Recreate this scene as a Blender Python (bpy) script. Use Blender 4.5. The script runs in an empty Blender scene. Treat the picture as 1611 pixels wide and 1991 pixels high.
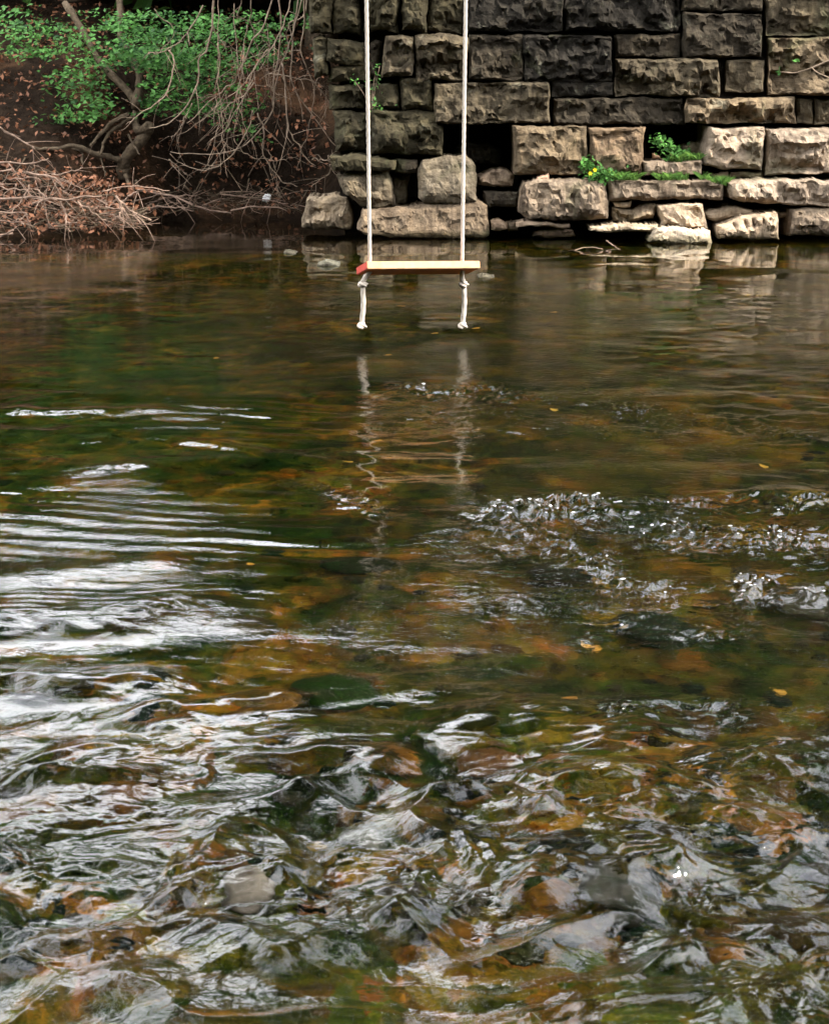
import bpy, bmesh, math, random
import numpy as np
from mathutils import Vector, Matrix

random.seed(7)
RNG = np.random.RandomState(11)
SC = bpy.context.scene
COL = SC.collection

# ------------------------------------------------------------------ camera
PITCH = math.atan(875.0 / 3250.0)
CAMZ = 1.35
FPX = 3250.0
cam = bpy.data.cameras.new("camera")
cam.sensor_fit = 'VERTICAL'
cam.sensor_height = 36.0
cam.lens = 36.0 * FPX / 1991.0
cam.clip_start = 0.05
cam.clip_end = 500.0
cam.dof.use_dof = True
cam.dof.focus_distance = 7.9
cam.dof.aperture_fstop = 16.0
camo = bpy.data.objects.new("camera", cam)
camo.location = (0, 0, CAMZ)
camo.rotation_euler = (math.radians(90) - PITCH, 0, 0)
COL.objects.link(camo)
SC.camera = camo

# ------------------------------------------------------------------ sky, sun, exposure
SUN_ELEV = math.radians(46)
SUN_AZ = math.radians(112)          # compass bearing of the sun, +Y is 0, +X is 90 (behind and to the right)
SKY_STRENGTH = 0.15
SUN_STRENGTH = 1.7
SUN_ANGLE = math.radians(4)
EXPOSURE = 2.9

w = bpy.data.worlds.new("World")
SC.world = w
w.use_nodes = True
nt = w.node_tree
nt.nodes.clear()
sky = nt.nodes.new("ShaderNodeTexSky")
sky.sky_type = 'NISHITA'
sky.sun_disc = False
sky.sun_elevation = SUN_ELEV
sky.sun_rotation = SUN_AZ
sky.air_density = 1.0
sky.dust_density = 4.0
sky.ozone_density = 1.0
hs = nt.nodes.new("ShaderNodeHueSaturation")
hs.inputs['Saturation'].default_value = 0.42
bg = nt.nodes.new("ShaderNodeBackground")
bg.inputs['Strength'].default_value = SKY_STRENGTH
wo = nt.nodes.new("ShaderNodeOutputWorld")
nt.links.new(sky.outputs[0], hs.inputs['Color'])
tc = nt.nodes.new("ShaderNodeTexCoord")
cn = nt.nodes.new("ShaderNodeTexNoise")
cn.inputs['Scale'].default_value = 2.6
cn.inputs['Detail'].default_value = 7.0
cn.inputs['Roughness'].default_value = 0.55
nt.links.new(tc.outputs['Generated'], cn.inputs['Vector'])
cr = nt.nodes.new("ShaderNodeValToRGB")
cr.color_ramp.elements[0].position = 0.33
cr.color_ramp.elements[1].position = 0.56
nt.links.new(cn.outputs[0], cr.inputs[0])
cm = nt.nodes.new("ShaderNodeMix")
cm.data_type = 'RGBA'
nt.links.new(cr.outputs[0], cm.inputs[0])
nt.links.new(hs.outputs[0], cm.inputs[6])
cm.inputs[7].default_value = (11.1, 11.25, 11.6, 1.0)      # bright broken cloud
nt.links.new(cm.outputs[2], bg.inputs['Color'])
nt.links.new(bg.outputs[0], wo.inputs[0])

sl = bpy.data.lights.new("sun", 'SUN')
sl.energy = SUN_STRENGTH
sl.angle = SUN_ANGLE
sl.color = (1.0, 0.93, 0.82)
so = bpy.data.objects.new("sun", sl)
sdir = Vector((math.sin(SUN_AZ) * math.cos(SUN_ELEV), math.cos(SUN_AZ) * math.cos(SUN_ELEV), math.sin(SUN_ELEV)))
so.rotation_euler = sdir.to_track_quat('Z', 'Y').to_euler()
so.location = (6, -8, 14)
COL.objects.link(so)

SC.view_settings.view_transform = 'Standard'
SC.view_settings.look = 'None'
SC.view_settings.exposure = EXPOSURE
SC.view_settings.gamma = 1.0
SC.view_settings.use_curve_mapping = False
SC.render.engine = 'CYCLES'
SC.cycles.max_bounces = 10
SC.cycles.transmission_bounces = 8
SC.cycles.glossy_bounces = 3
SC.cycles.diffuse_bounces = 3
SC.cycles.transparent_max_bounces = 8
SC.cycles.caustics_refractive = True
SC.cycles.caustics_reflective = False
SC.cycles.blur_glossy = 0.5
SC.cycles.sample_clamp_indirect = 6.0
SC.cycles.use_denoising = True

# ------------------------------------------------------------------ pixel <-> place
CP, SP = math.cos(PITCH), math.sin(PITCH)
def ray(x, y):
    a = (x - 805.5) / FPX
    b = (995.5 - y) / FPX
    return np.array([a, CP + b * SP, -SP + b * CP])
def at(x, y, Y):                     # the point seen at picture position (x, y) that stands Y metres away
    d = ray(x, y)
    t = Y / d[1]
    return np.array([d[0] * t, Y, CAMZ + d[2] * t])
def on_water(x, y, z=0.0):
    d = ray(x, y)
    t = (z - CAMZ) / d[2]
    return np.array([d[0] * t, d[1] * t, z])

# ------------------------------------------------------------------ noise
_P = np.random.RandomState(3).permutation(256)
_P = np.concatenate([_P, _P, _P])
_G = np.random.RandomState(5).normal(size=(256, 3))
_G /= np.linalg.norm(_G, axis=1)[:, None]
def perlin(x, y, z=0.0):
    x = np.asarray(x, float); y = np.asarray(y, float); z = np.asarray(z, float) + 0 * x
    xi = np.floor(x).astype(int); yi = np.floor(y).astype(int); zi = np.floor(z).astype(int)
    xf = x - xi; yf = y - yi; zf = z - zi
    u = xf ** 3 * (xf * (xf * 6 - 15) + 10); v = yf ** 3 * (yf * (yf * 6 - 15) + 10); t = zf ** 3 * (zf * (zf * 6 - 15) + 10)
    def g(i, j, k):
        h = _P[_P[_P[(xi + i) & 255] + ((yi + j) & 255)] + ((zi + k) & 255)]
        q = _G[h]
        return q[..., 0] * (xf - i) + q[..., 1] * (yf - j) + q[..., 2] * (zf - k)
    def lerp(a, b, s): return a + (b - a) * s
    x00 = lerp(g(0, 0, 0), g(1, 0, 0), u); x10 = lerp(g(0, 1, 0), g(1, 1, 0), u)
    x01 = lerp(g(0, 0, 1), g(1, 0, 1), u); x11 = lerp(g(0, 1, 1), g(1, 1, 1), u)
    return lerp(lerp(x00, x10, v), lerp(x01, x11, v), t) * 1.6
def fbm(x, y, z=0.0, o=4, gain=0.5):
    s = 0; a = 1.0
    for i in range(o):
        s = s + a * perlin(x, y, z + 7.3 * i); x = x * 2.03; y = y * 2.03; z = z * 2.03; a *= gain
    return s
def smooth(a, b, x):
    t = np.clip((x - a) / (b - a), 0, 1)
    return t * t * (3 - 2 * t)

# ------------------------------------------------------------------ object helpers
def tag(o, label=None, cat=None, group=None, kind=None):
    if label: o["label"] = label
    if cat: o["category"] = cat
    if group: o["group"] = group
    if kind: o["kind"] = kind
    return o
def empty(name, loc=(0, 0, 0)):
    o = bpy.data.objects.new(name, None)
    o.location = loc
    o.empty_display_size = 0.1
    COL.objects.link(o)
    return o
def mesh_obj(name, V, F, mat, parent=None, smooth_=True, center=True, color=None):
    V = np.asarray(V, float)
    c = V.mean(0) if center else np.zeros(3)
    if center: c[2] = V[:, 2].min()
    me = bpy.data.meshes.new(name)
    me.from_pydata((V - c).tolist(), [], F)
    if smooth_:
        me.polygons.foreach_set("use_smooth", [True] * len(me.polygons))
    me.materials.append(mat)
    o = bpy.data.objects.new(name, me)
    COL.objects.link(o)
    o.location = c
    if parent is not None:
        o.parent = parent
        o.location = Vector(c) - Vector(parent_world(parent))
    if color is not None: o.color = (*color, 1.0)
    return o
def parent_world(p):
    v = Vector((0, 0, 0))
    while p is not None:
        v += Vector(p.location); p = p.parent
    return v
def grid_mesh(name, X, Y, Z, mat, smooth_=True):
    n, m = X.shape
    me = bpy.data.meshes.new(name)
    co = np.stack([X, Y, Z], -1).reshape(-1, 3)
    idx = np.arange(n * m).reshape(n, m)
    q = np.stack([idx[:-1, :-1], idx[:-1, 1:], idx[1:, 1:], idx[1:, :-1]], -1).reshape(-1, 4)
    me.vertices.add(n * m); me.vertices.foreach_set("co", co.ravel())
    me.loops.add(q.size); me.loops.foreach_set("vertex_index", q.ravel().astype(np.int32))
    me.polygons.add(len(q))
    me.polygons.foreach_set("loop_start", (np.arange(len(q)) * 4).astype(np.int32))
    me.update(calc_edges=True)
    me.polygons.foreach_set("use_smooth", np.ones(len(q), bool))
    me.materials.append(mat)
    me.validate()
    o = bpy.data.objects.new(name, me)
    COL.objects.link(o)
    return o
class MB:
    def __init__(s): s.v = []; s.f = []; s.n = 0
    def add(s, V, F):
        s.v.append(np.asarray(V, float)); s.f += [tuple(i + s.n for i in f) for f in F]; s.n += len(V)
    def build(s, name, mat, parent=None, smooth_=True, color=None):
        return mesh_obj(name, np.concatenate(s.v), s.f, mat, parent, smooth_, color=color)
def tube(pts, rad, k=7, seed=0, wob=0.0):
    pts = np.asarray(pts, float); n = len(pts)
    rad = np.broadcast_to(np.asarray(rad, float), (n,))
    T = np.gradient(pts, axis=0); T /= np.linalg.norm(T, axis=1)[:, None] + 1e-9
    up = np.array([0.13, 0.9, 0.31])
    V = []; F = []
    for i in range(n):
        a = np.cross(T[i], up); a /= np.linalg.norm(a) + 1e-9
        b = np.cross(T[i], a)
        for j in range(k):
            t = 2 * math.pi * j / k
            r = rad[i] * (1 + wob * math.sin(3.1 * i + 2.7 * j + seed))
            V.append(pts[i] + r * (math.cos(t) * a + math.sin(t) * b))
    for i in range(n - 1):
        for j in range(k):
            F.append((i * k + j, i * k + (j + 1) % k, (i + 1) * k + (j + 1) % k, (i + 1) * k + j))
    F.append(tuple(range(k))[::-1]); F.append(tuple((n - 1) * k + j for j in range(k)))
    return V, F
def spline(pts, n):
    pts = np.asarray(pts, float)
    if len(pts) < 3:
        t = np.linspace(0, 1, n)[:, None]
        return pts[0] * (1 - t) + pts[-1] * t
    P = np.vstack([2 * pts[0] - pts[1], pts, 2 * pts[-1] - pts[-2]])
    out = []
    m = len(pts) - 1
    for s in np.linspace(0, m - 1e-6, n):
        i = int(s); t = s - i
        p0, p1, p2, p3 = P[i:i + 4]
        out.append(0.5 * (2 * p1 + (p2 - p0) * t + (2 * p0 - 5 * p1 + 4 * p2 - p3) * t * t + (3 * p1 - p0 - 3 * p2 + p3) * t ** 3))
    return np.array(out)

# ------------------------------------------------------------------ materials
def new_mat(name):
    m = bpy.data.materials.new(name); m.use_nodes = True
    t = m.node_tree
    return m, t, t.nodes["Principled BSDF"]
def N(t, typ, **kw):
    n = t.nodes.new(typ)
    for k, v in kw.items():
        if k in n.inputs: n.inputs[k].default_value = v
        else: setattr(n, k, v)
    return n
def noise(t, vec, scale, detail=5, rough=0.55, dist=0.0):
    n = N(t, "ShaderNodeTexNoise", Scale=scale, Detail=detail, Roughness=rough, Distortion=dist)
    t.links.new(vec, n.inputs['Vector'])
    return n.outputs[0]
def ramp(t, fac, stops):
    r = N(t, "ShaderNodeValToRGB")
    el = r.color_ramp.elements
    while len(el) < len(stops): el.new(0.5)
    for e, (p, c) in zip(el, stops):
        e.position = p; e.color = (*c, 1) if len(c) == 3 else c
    t.links.new(fac, r.inputs[0])
    return r.outputs[0]
def mix(t, fac, a, b, mode='MIX'):
    n = N(t, "ShaderNodeMix", data_type='RGBA', blend_type=mode)
    for s, v in ((n.inputs[0], fac), (n.inputs[6], a), (n.inputs[7], b)):
        if hasattr(v, "node"): t.links.new(v, s)
        else: s.default_value = v if not isinstance(v, tuple) else (*v, 1)
    return n.outputs[2]
def bump(t, h, strength, dist=0.01, normal=None):
    b = N(t, "ShaderNodeBump", Strength=strength, Distance=dist)
    t.links.new(h, b.inputs['Height'])
    if normal is not None: t.links.new(normal, b.inputs['Normal'])
    return b.outputs[0]
def scaled_pos(t, sc):
    g = N(t, "ShaderNodeNewGeometry")
    m = N(t, "ShaderNodeMapping"); m.inputs['Scale'].default_value = sc
    t.links.new(g.outputs['Position'], m.inputs['Vector'])
    return m.outputs[0]

def stone_mat(name, lichen=0.5, damp=True):
    m, t, b = new_mat(name)
    g = N(t, "ShaderNodeNewGeometry").outputs['Position']
    oi = N(t, "ShaderNodeObjectInfo")
    n1 = noise(t, g, 3.5, 6, 0.6, 0.4)
    n2 = noise(t, g, 14, 6, 0.65, 0.2)
    n3 = noise(t, scaled_pos(t, (1, 1, 3.5)), 22, 5, 0.7)
    c = ramp(t, n1, [(0.25, (0.48, 0.45, 0.42)), (0.48, (0.95, 0.92, 0.88)), (0.72, (1.25, 1.18, 1.05))])
    c = mix(t, 1.0, oi.outputs['Color'], c, 'MULTIPLY')
    f2 = ramp(t, n2, [(0.30, (0.40, 0.38, 0.36)), (0.52, (1, 1, 1)), (0.75, (1.22, 1.2, 1.15))])
    c = mix(t, 0.85, c, f2, 'MULTIPLY')
    f3 = ramp(t, n3, [(0.3, (0.65, 0.62, 0.6)), (0.6, (1.1, 1.1, 1.1))])
    c = mix(t, 0.7, c, f3, 'MULTIPLY')
    stk = noise(t, scaled_pos(t, (7, 7, 0.55)), 1.6, 5, 0.65, 0.4)
    c = mix(t, 0.8, c, ramp(t, stk, [(0.36, (0.38, 0.36, 0.35)), (0.50, (1, 1, 1)), (0.68, (1.25, 1.2, 1.12))]), 'MULTIPLY')
    # lichen and mineral bloom
    n4 = noise(t, g, 6.3, 5, 0.7, 0.8)
    lm = ramp(t, n4, [(0.60, (0, 0, 0)), (0.70, (1, 1, 1))])
    lm2 = mix(t, 1.0, lm, (lichen * 0.6,) * 3, 'MULTIPLY')
    c = mix(t, lm2, c, (0.27, 0.26, 0.19))
    n5 = noise(t, g, 2.1, 4, 0.6, 1.0)
    gm = ramp(t, n5, [(0.58, (0, 0, 0)), (0.72, (0.45, 0.45, 0.45))])
    c = mix(t, gm, c, (0.060, 0.066, 0.030))
    # stone soaked dark and slightly green just above the river
    sz = N(t, "ShaderNodeSeparateXYZ"); t.links.new(g, sz.inputs[0])
    wn = N(t, "ShaderNodeMath", operation='MULTIPLY_ADD'); t.links.new(n2, wn.inputs[0]); wn.inputs[1].default_value = -0.09; t.links.new(sz.outputs[2], wn.inputs[2])
    wet = N(t, "ShaderNodeMapRange"); t.links.new(wn.outputs[0], wet.inputs[0])
    wet.inputs[1].default_value = -0.015; wet.inputs[2].default_value = 0.035; wet.inputs[3].default_value = 0.85; wet.inputs[4].default_value = 0.0
    c = mix(t, wet.outputs[0], c, mix(t, 1.0, c, (0.30, 0.31, 0.24), 'MULTIPLY'))
    t.links.new(c, b.inputs['Base Color'])
    b.inputs['Roughness'].default_value = 0.85
    b.inputs['Specular IOR Level'].default_value = 0.06
    rgd = N(t, "ShaderNodeTexNoise", Scale=7.0, Detail=6.0, Roughness=0.6, Distortion=0.5)
    rgd.noise_type = 'RIDGED_MULTIFRACTAL'
    t.links.new(scaled_pos(t, (1, 1, 1.9)), rgd.inputs['Vector'])
    h = mix(t, 0.5, noise(t, g, 38, 7, 0.7, 0.3), noise(t, scaled_pos(t, (1, 1, 2.5)), 12, 6, 0.65, 0.6))
    h = mix(t, 0.35, h, rgd.outputs[0])
    t.links.new(bump(t, h, 0.9, 0.035), b.inputs['Normal'])
    return m
M_STONE = stone_mat("rock_faced_sandstone")
M_ROCK = stone_mat("river_rock", 0.15)

def earth_mat():
    m, t, b = new_mat("bank_earth")
    g = N(t, "ShaderNodeNewGeometry").outputs['Position']
    n1 = noise(t, g, 1.3, 6, 0.65, 0.6)
    n2 = noise(t, g, 17, 6, 0.7, 0.3)
    c = ramp(t, n1, [(0.3, (0.007, 0.005, 0.0035)), (0.52, (0.018, 0.012, 0.008)), (0.75, (0.085, 0.048, 0.027))])
    c = mix(t, 0.9, c, ramp(t, n2, [(0.3, (0.35, 0.33, 0.3)), (0.65, (1.5, 1.4, 1.3))]), 'MULTIPLY')
    t.links.new(c, b.inputs['Base Color'])
    b.inputs['Roughness'].default_value = 0.95
    b.inputs['Specular IOR Level'].default_value = 0.04
    t.links.new(bump(t, noise(t, g, 30, 7, 0.7), 1.0, 0.04), b.inputs['Normal'])
    return m
M_EARTH = earth_mat()

def bed_mat():
    m, t, b = new_mat("riverbed_gravel")
    g = N(t, "ShaderNodeNewGeometry").outputs['Position']
    n1 = noise(t, g, 3.4, 7, 0.72, 0.9)
    n2 = noise(t, g, 13, 6, 0.7, 0.6)
    v = N(t, "ShaderNodeTexVoronoi", Scale=16.0); t.links.new(g, v.inputs['Vector'])
    c = ramp(t, n1, [(0.30, (0.0015, 0.0060, 0.0020)), (0.42, (0.010, 0.017, 0.0035)), (0.53, (0.042, 0.034, 0.0055)), (0.66, (0.17, 0.082, 0.011))])
    c = mix(t, 0.9, c, ramp(t, n2, [(0.3, (0.25, 0.27, 0.22)), (0.52, (0.9, 0.9, 0.9)), (0.72, (1.6, 1.45, 1.2))]), 'MULTIPLY')
    c = mix(t, 0.45, c, mix(t, 1.0, v.outputs['Color'], c, 'MULTIPLY'))
    t.links.new(c, b.inputs['Base Color'])
    b.inputs['Roughness'].default_value = 0.9
    b.inputs['Specular IOR Level'].default_value = 0.03
    t.links.new(bump(t, n2, 0.8, 0.03), b.inputs['Normal'])
    return m
M_BED = bed_mat()

def cobble_mat():
    m, t, b = new_mat("wet_cobble")
    g = N(t, "ShaderNodeNewGeometry").outputs['Position']
    oi = N(t, "ShaderNodeObjectInfo")
    n2 = noise(t, g, 30, 6, 0.7, 0.5)
    c = mix(t, 1.0, oi.outputs['Color'], ramp(t, n2, [(0.3, (0.45, 0.42, 0.4)), (0.5, (1, 1, 1)), (0.75, (1.5, 1.45, 1.35))]), 'MULTIPLY')
    n5 = noise(t, g, 8, 4, 0.6, 0.8)
    c = mix(t, ramp(t, n5, [(0.52, (0, 0, 0)), (0.68, (0.7, 0.7, 0.7))]), c, (0.0025, 0.006, 0.002))
    t.links.new(c, b.inputs['Base Color'])
    b.inputs['Roughness'].default_value = 0.6
    b.inputs['Specular IOR Level'].default_value = 0.03
    t.links.new(bump(t, n2, 0.5, 0.01), b.inputs['Normal'])
    return m
M_COB = cobble_mat()

def simple_mat(name, col, rough=0.8, var=0.4, scale=20, bmp=0.4, bd=0.005, spec=0.08):
    m, t, b = new_mat(name)
    g = N(t, "ShaderNodeNewGeometry").outputs['Position']
    n1 = noise(t, g, scale, 5, 0.65, 0.3)
    lo = tuple(c * (1 - var) for c in col); hi = tuple(min(1, c * (1 + var)) for c in col)
    t.links.new(ramp(t, n1, [(0.3, lo), (0.7, hi)]), b.inputs['Base Color'])
    b.inputs['Roughness'].default_value = rough
    b.inputs['Specular IOR Level'].default_value = spec
    if bmp: t.links.new(bump(t, n1, bmp, bd), b.inputs['Normal'])
    return m
M_BARK = simple_mat("bark", (0.075, 0.055, 0.036), 0.9, 0.5, 25, 0.8, 0.02)
M_TWIG = simple_mat("grey_brown_twig", (0.17, 0.125, 0.09), 0.85, 0.45, 18)
M_DRIFT = simple_mat("bleached_driftwood", (0.20, 0.135, 0.10), 0.85, 0.55, 14)
M_ROPE = simple_mat("white_rope", (0.44, 0.38, 0.32), 0.8, 0.08, 60, 0.5, 0.003)
M_PAINT = simple_mat("red_painted_wood", (0.42, 0.075, 0.055), 0.5, 0.25, 12, 0.2)
M_CREAM = simple_mat("bare_pine_edge", (0.50, 0.31, 0.165), 0.6, 0.18, 30, 0.2)
M_ORANGE = simple_mat("orange_stained_wood", (0.36, 0.115, 0.03), 0.55, 0.3, 9, 0.2)
M_LITTER = simple_mat("white_plastic", (0.8, 0.8, 0.8), 0.5, 0.05, 30, 0.2)
M_FOAM_GLINTS = simple_mat("foam_glints", (0.62, 0.62, 0.62), 0.5, 0.05, 50, 0)
M_MORTAR = simple_mat("dark_mortar", (0.012, 0.010, 0.008), 0.95, 0.5, 12, 0.8, 0.03)
M_YFLOWER = simple_mat("yellow_petals", (0.8, 0.6, 0.02), 0.6, 0.1, 60, 0)

def leaf_mat(name, a, b_, transl=0.3):
    m, t, b = new_mat(name)
    ca = N(t, "ShaderNodeAttribute"); ca.attribute_name = "tone"
    c = ramp(t, ca.outputs['Fac'], [(0.0, a), (1.0, b_)])
    t.links.new(c, b.inputs['Base Color'])
    b.inputs['Roughness'].default_value = 0.55
    b.inputs['Specular IOR Level'].default_value = 0.12
    tr = N(t, "ShaderNodeBsdfTranslucent"); t.links.new(c, tr.inputs['Color'])
    ms = N(t, "ShaderNodeMixShader"); ms.inputs[0].default_value = transl
    out = t.nodes["Material Output"]
    t.links.new(b.outputs[0], ms.inputs[1]); t.links.new(tr.outputs[0], ms.inputs[2])
    t.links.new(ms.outputs[0], out.inputs['Surface'])
    return m
M_LEAF = leaf_mat("spring_leaves", (0.005, 0.024, 0.007), (0.095, 0.24, 0.05))
M_CANOPY = leaf_mat("canopy_leaves", (0.014, 0.040, 0.008), (0.055, 0.125, 0.022), 0.2)
M_GRASS = leaf_mat("grass_blades", (0.03, 0.075, 0.016), (0.10, 0.19, 0.035))
M_DEAD = leaf_mat("dead_leaves", (0.03, 0.012, 0.006), (0.24, 0.105, 0.055), 0.1)
M_YLEAF = leaf_mat("yellow_leaves", (0.20, 0.09, 0.012), (0.32, 0.19, 0.03), 0.1)

def water_mat():
    m, t, b = new_mat("river_water")
    t.nodes.remove(b)
    out = t.nodes["Material Output"]
    gl = N(t, "ShaderNodeBsdfGlass", IOR=1.333, Roughness=0.0)
    gl.inputs['Color'].default_value = (1, 1, 1, 1)
    at_ = N(t, "ShaderNodeAttribute"); at_.attribute_name = "chop"
    n1 = noise(t, scaled_pos(t, (1, 1.5, 1)), 20, 3, 0.55, 0.6)
    n2 = noise(t, scaled_pos(t, (1, 1.3, 1)), 62, 2, 0.5, 0.8)
    hh = mix(t, 0.30, n1, n2)
    bp = N(t, "ShaderNodeBump", Distance=0.012)
    t.links.new(hh, bp.inputs['Height'])
    t.links.new(at_.outputs['Fac'], bp.inputs['Strength'])
    t.links.new(bp.outputs[0], gl.inputs['Normal'])
    t.links.new(gl.outputs[0], out.inputs['Surface'])
    va = N(t, "ShaderNodeVolumeAbsorption", Density=2.1)
    va.inputs['Color'].default_value = (0.58, 0.585, 0.27, 1)
    t.links.new(va.outputs[0], out.inputs['Volume'])
    return m
M_WATER = water_mat()

# ================================================================== THE SETTING
# ---- water surface
def add_ridge(h, X, Y, px0, px1, width, amp, choppy=False):
    a = on_water(*px0); b = on_water(*px1)
    d = (b - a)[:2]; L = np.linalg.norm(d); d /= L
    u = (X - a[0]) * d[0] + (Y - a[1]) * d[1]
    v = -(X - a[0]) * d[1] + (Y - a[1]) * d[0]
    k = (u > -0.3 * L) & (u < 1.3 * L) & (np.abs(v) < 3.2 * width)
    if not k.any(): return
    u = u[k]; v = v[k]; x = X[k]; y = Y[k]
    along = smooth(-0.25 * L, 0.15 * L, u) * (1 - smooth(0.85 * L, 1.25 * L, u))
    v = v + 0.45 * width * perlin(u / (width * 2.2), 0 * u + amp * 91, 3.3)
    r = along * np.exp(-(v / width) ** 2)
    if choppy:
        h[k] += amp * r * (0.6 + 0.9 * np.clip(perlin(x * 15, y * 17, amp * 100), -0.6, 1)) + r * (0.006 * perlin(x * 34, y * 38, 2.0) + 0.003 * perlin(x * 75, y * 80, 4.0))
    else:
        h[k] += amp * r * (1 + 0.30 * perlin(x * 7, y * 12, amp * 50) + 0.12 * perlin(x * 17, y * 34, amp * 70))
def add_train(h, X, Y, px0, px1, lam, amp, count, bend=0.0):      # parallel ripples along a line
    a = on_water(*px0); b = on_water(*px1)
    d = (b - a)[:2]; L = np.linalg.norm(d); d /= L
    u = (X - a[0]) * d[0] + (Y - a[1]) * d[1]
    v = -(X - a[0]) * d[1] + (Y - a[1]) * d[0] + bend * (u - L / 2) ** 2
    k = (u > -0.25 * L) & (u < 1.25 * L) & (np.abs(v) < lam * count * 1.2)
    u = u[k]; v = v[k] + 0.55 * lam * fbm(u / (6 * lam), v[k] / (3.5 * lam), 1.7, 3)
    along = smooth(-0.2 * L, 0.2 * L, u) * (1 - smooth(0.7 * L, 1.2 * L, u))
    env = np.exp(-(v / (lam * count * 0.5)) ** 2)
    h[k] += amp * along * env * np.sin(2 * math.pi * v / lam)

def water_height(X, Y):
    near = 1 - smooth(2.65, 3.5, Y + 0.3 * fbm(X * 1.1, Y * 1.1, 4.0, 2))
    mid = smooth(2.9, 3.8, Y) * (1 - smooth(6.0, 8.0, Y))
    far = smooth(5.0, 6.8, Y)
    wx = X + 0.10 * fbm(X * 2.3, Y * 2.3, 0.5, 3); wy = Y + 0.08 * fbm(X * 2.1, Y * 2.1, 9.5, 3)
    h = np.zeros_like(X); rough = np.zeros_like(X)
    def put(mask, f):
        k = mask > 0.002
        h[k] += mask[k] * f(wx[k], wy[k])
    def broken(x, y): return smooth(-0.35, 0.45, fbm(x * 2.6, y * 3.4, 41.0, 2))
    def rid(x, y, z): return 1 - np.abs(perlin(x, y, z)) * 1.7
    put(near, lambda x, y: 0.034 * perlin(x * 3.0, y * 4.2, 0.2) + 0.020 * rid(x * 4.8, y * 7.2, 1.2) + (0.12 + 0.85 * broken(x, y)) * 0.0080 * rid(x * 11.5, y * 16, 2.4)
        + (0.33 + 0.62 * broken(x, y)) * (0.0042 * perlin(x * 23 + y * 9, y * 34 - x * 8, 3.1) + 0.0019 * perlin(x * 50 + y * 22, y * 76 - x * 14, 5.1)))
    patch = smooth(-0.25, 0.55, fbm(X * 0.9, Y * 0.8, 21.0, 3))
    wy2 = wy
    k = mid > 0.002; pk = patch[k]; x = wx[k]; y = wy[k]
    calm = 1 - 0.45 * smooth(0.0, -0.6, x)
    h[k] += calm * mid[k] * (0.012 * perlin(x * 1.7, y * 3.3, 6.2) + 0.0052 * (0.3 + pk) * perlin(x * 4.2, y * 9.0, 7.2)
                   + 0.0022 * (0.15 + pk) * perlin(x * 10, y * 21, 8.2) + 0.0007 * pk * perlin(x * 30, y * 52, 8.9))
    k = far > 0.002; pk = patch[k]; x = wx[k]; y = wy[k]
    h[k] += far[k] * (0.0040 * perlin(x * 1.4, y * 2.6, 10.2) + (1 - 0.6 * smooth(9, 12, y)) * (0.0030 * (0.25 + pk) * perlin(x * 4, y * 8, 11.2) + 0.0014 * (0.3 + pk) * perlin(x * 9, y * 19, 12.2)))
    # riffles: patches of short broken wavelets over sunken stones
    def riffle(px0, px1, width, amp, sx=1.0):
        a = on_water(*px0); b = on_water(*px1)
        d = (b - a)[:2]; L = np.linalg.norm(d); d /= L
        u = (X - a[0]) * d[0] + (Y - a[1]) * d[1]; v = -(X - a[0]) * d[1] + (Y - a[1]) * d[0]
        k = (u > -0.3 * L) & (u < 1.3 * L) & (np.abs(v) < 3.0 * width)
        u = u[k]; v = v[k]; x = wx[k]; y = wy[k]
        v = v + 0.8 * width * fbm(u / (width * 4), v / (width * 4), amp * 77, 2)
        m_ = smooth(-0.25 * L, 0.15 * L, u) * (1 - smooth(0.85 * L, 1.25 * L, u)) * np.exp(-(v / width) ** 2)
        m_ = m_ * smooth(-0.95, 0.15, perlin(x * 4.5, y * 5.5, amp * 55))
        h[k] += m_ * amp * (0.5 * perlin(x * 6 * sx, y * 9, 2.9) + rid(x * 10 * sx, y * 15, 2.2) - 0.5 + 0.40 * rid(x * 21 * sx, y * 29, 4.2) + 0.15 * perlin(x * 48, y * 64, 6.2) + 0.05 * perlin(x * 110, y * 130, 7.2))
        rough[k] = np.maximum(rough[k], m_)
    for q in (((940, 1005), (1130, 970), .09, .026), ((1060, 990), (1640, 975), .10, .026), ((1100, 1020), (1640, 1050), .12, .020), ((1080, 1050), (1330, 1180), .07, .020),
              ((1430, 1150), (1640, 1165), .09, .030), ((760, 765), (1010, 760), .12, .018), ((1000, 785), (1330, 800), .10, .015), ((1300, 800), (1600, 860), .10, .008), ((560, 600), (1000, 590), .35, .005),
              ((1130, 1260), (1310, 1160), .03, .010), ((1330, 1255), (1420, 1250), .04, .018), ((150, 930), (260, 900), .05, .012), ((1200, 1420), (1400, 1380), .06, .02), ((600, 940), (760, 1010), .06, .008)):
        riffle(*q)
    for q in (((950, 1030), (1640, 1090), .34, .011), ((760, 800), (1600, 840), .45, .007), ((980, 1150), (1500, 1230), .25, .006), ((-60, 1225), (440, 1190), .13, .0035), ((-60, 1335), (360, 1330), .12, .005)):
        riffle(*q, 0.7)
    # smooth swells and sheets on the left
    for q in (((20, 800), (330, 800), .07, .014), ((-60, 1235), (420, 1190), .11, .034), ((-60, 1340), (330, 1330), .08, .028),
              ((250, 1400), (580, 1370), .06, .026), ((-20, 1130), (350, 1090), .08, .012), ((330, 850), (640, 900), .05, .008)):
        add_ridge(h, X, Y, *q)
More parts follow.
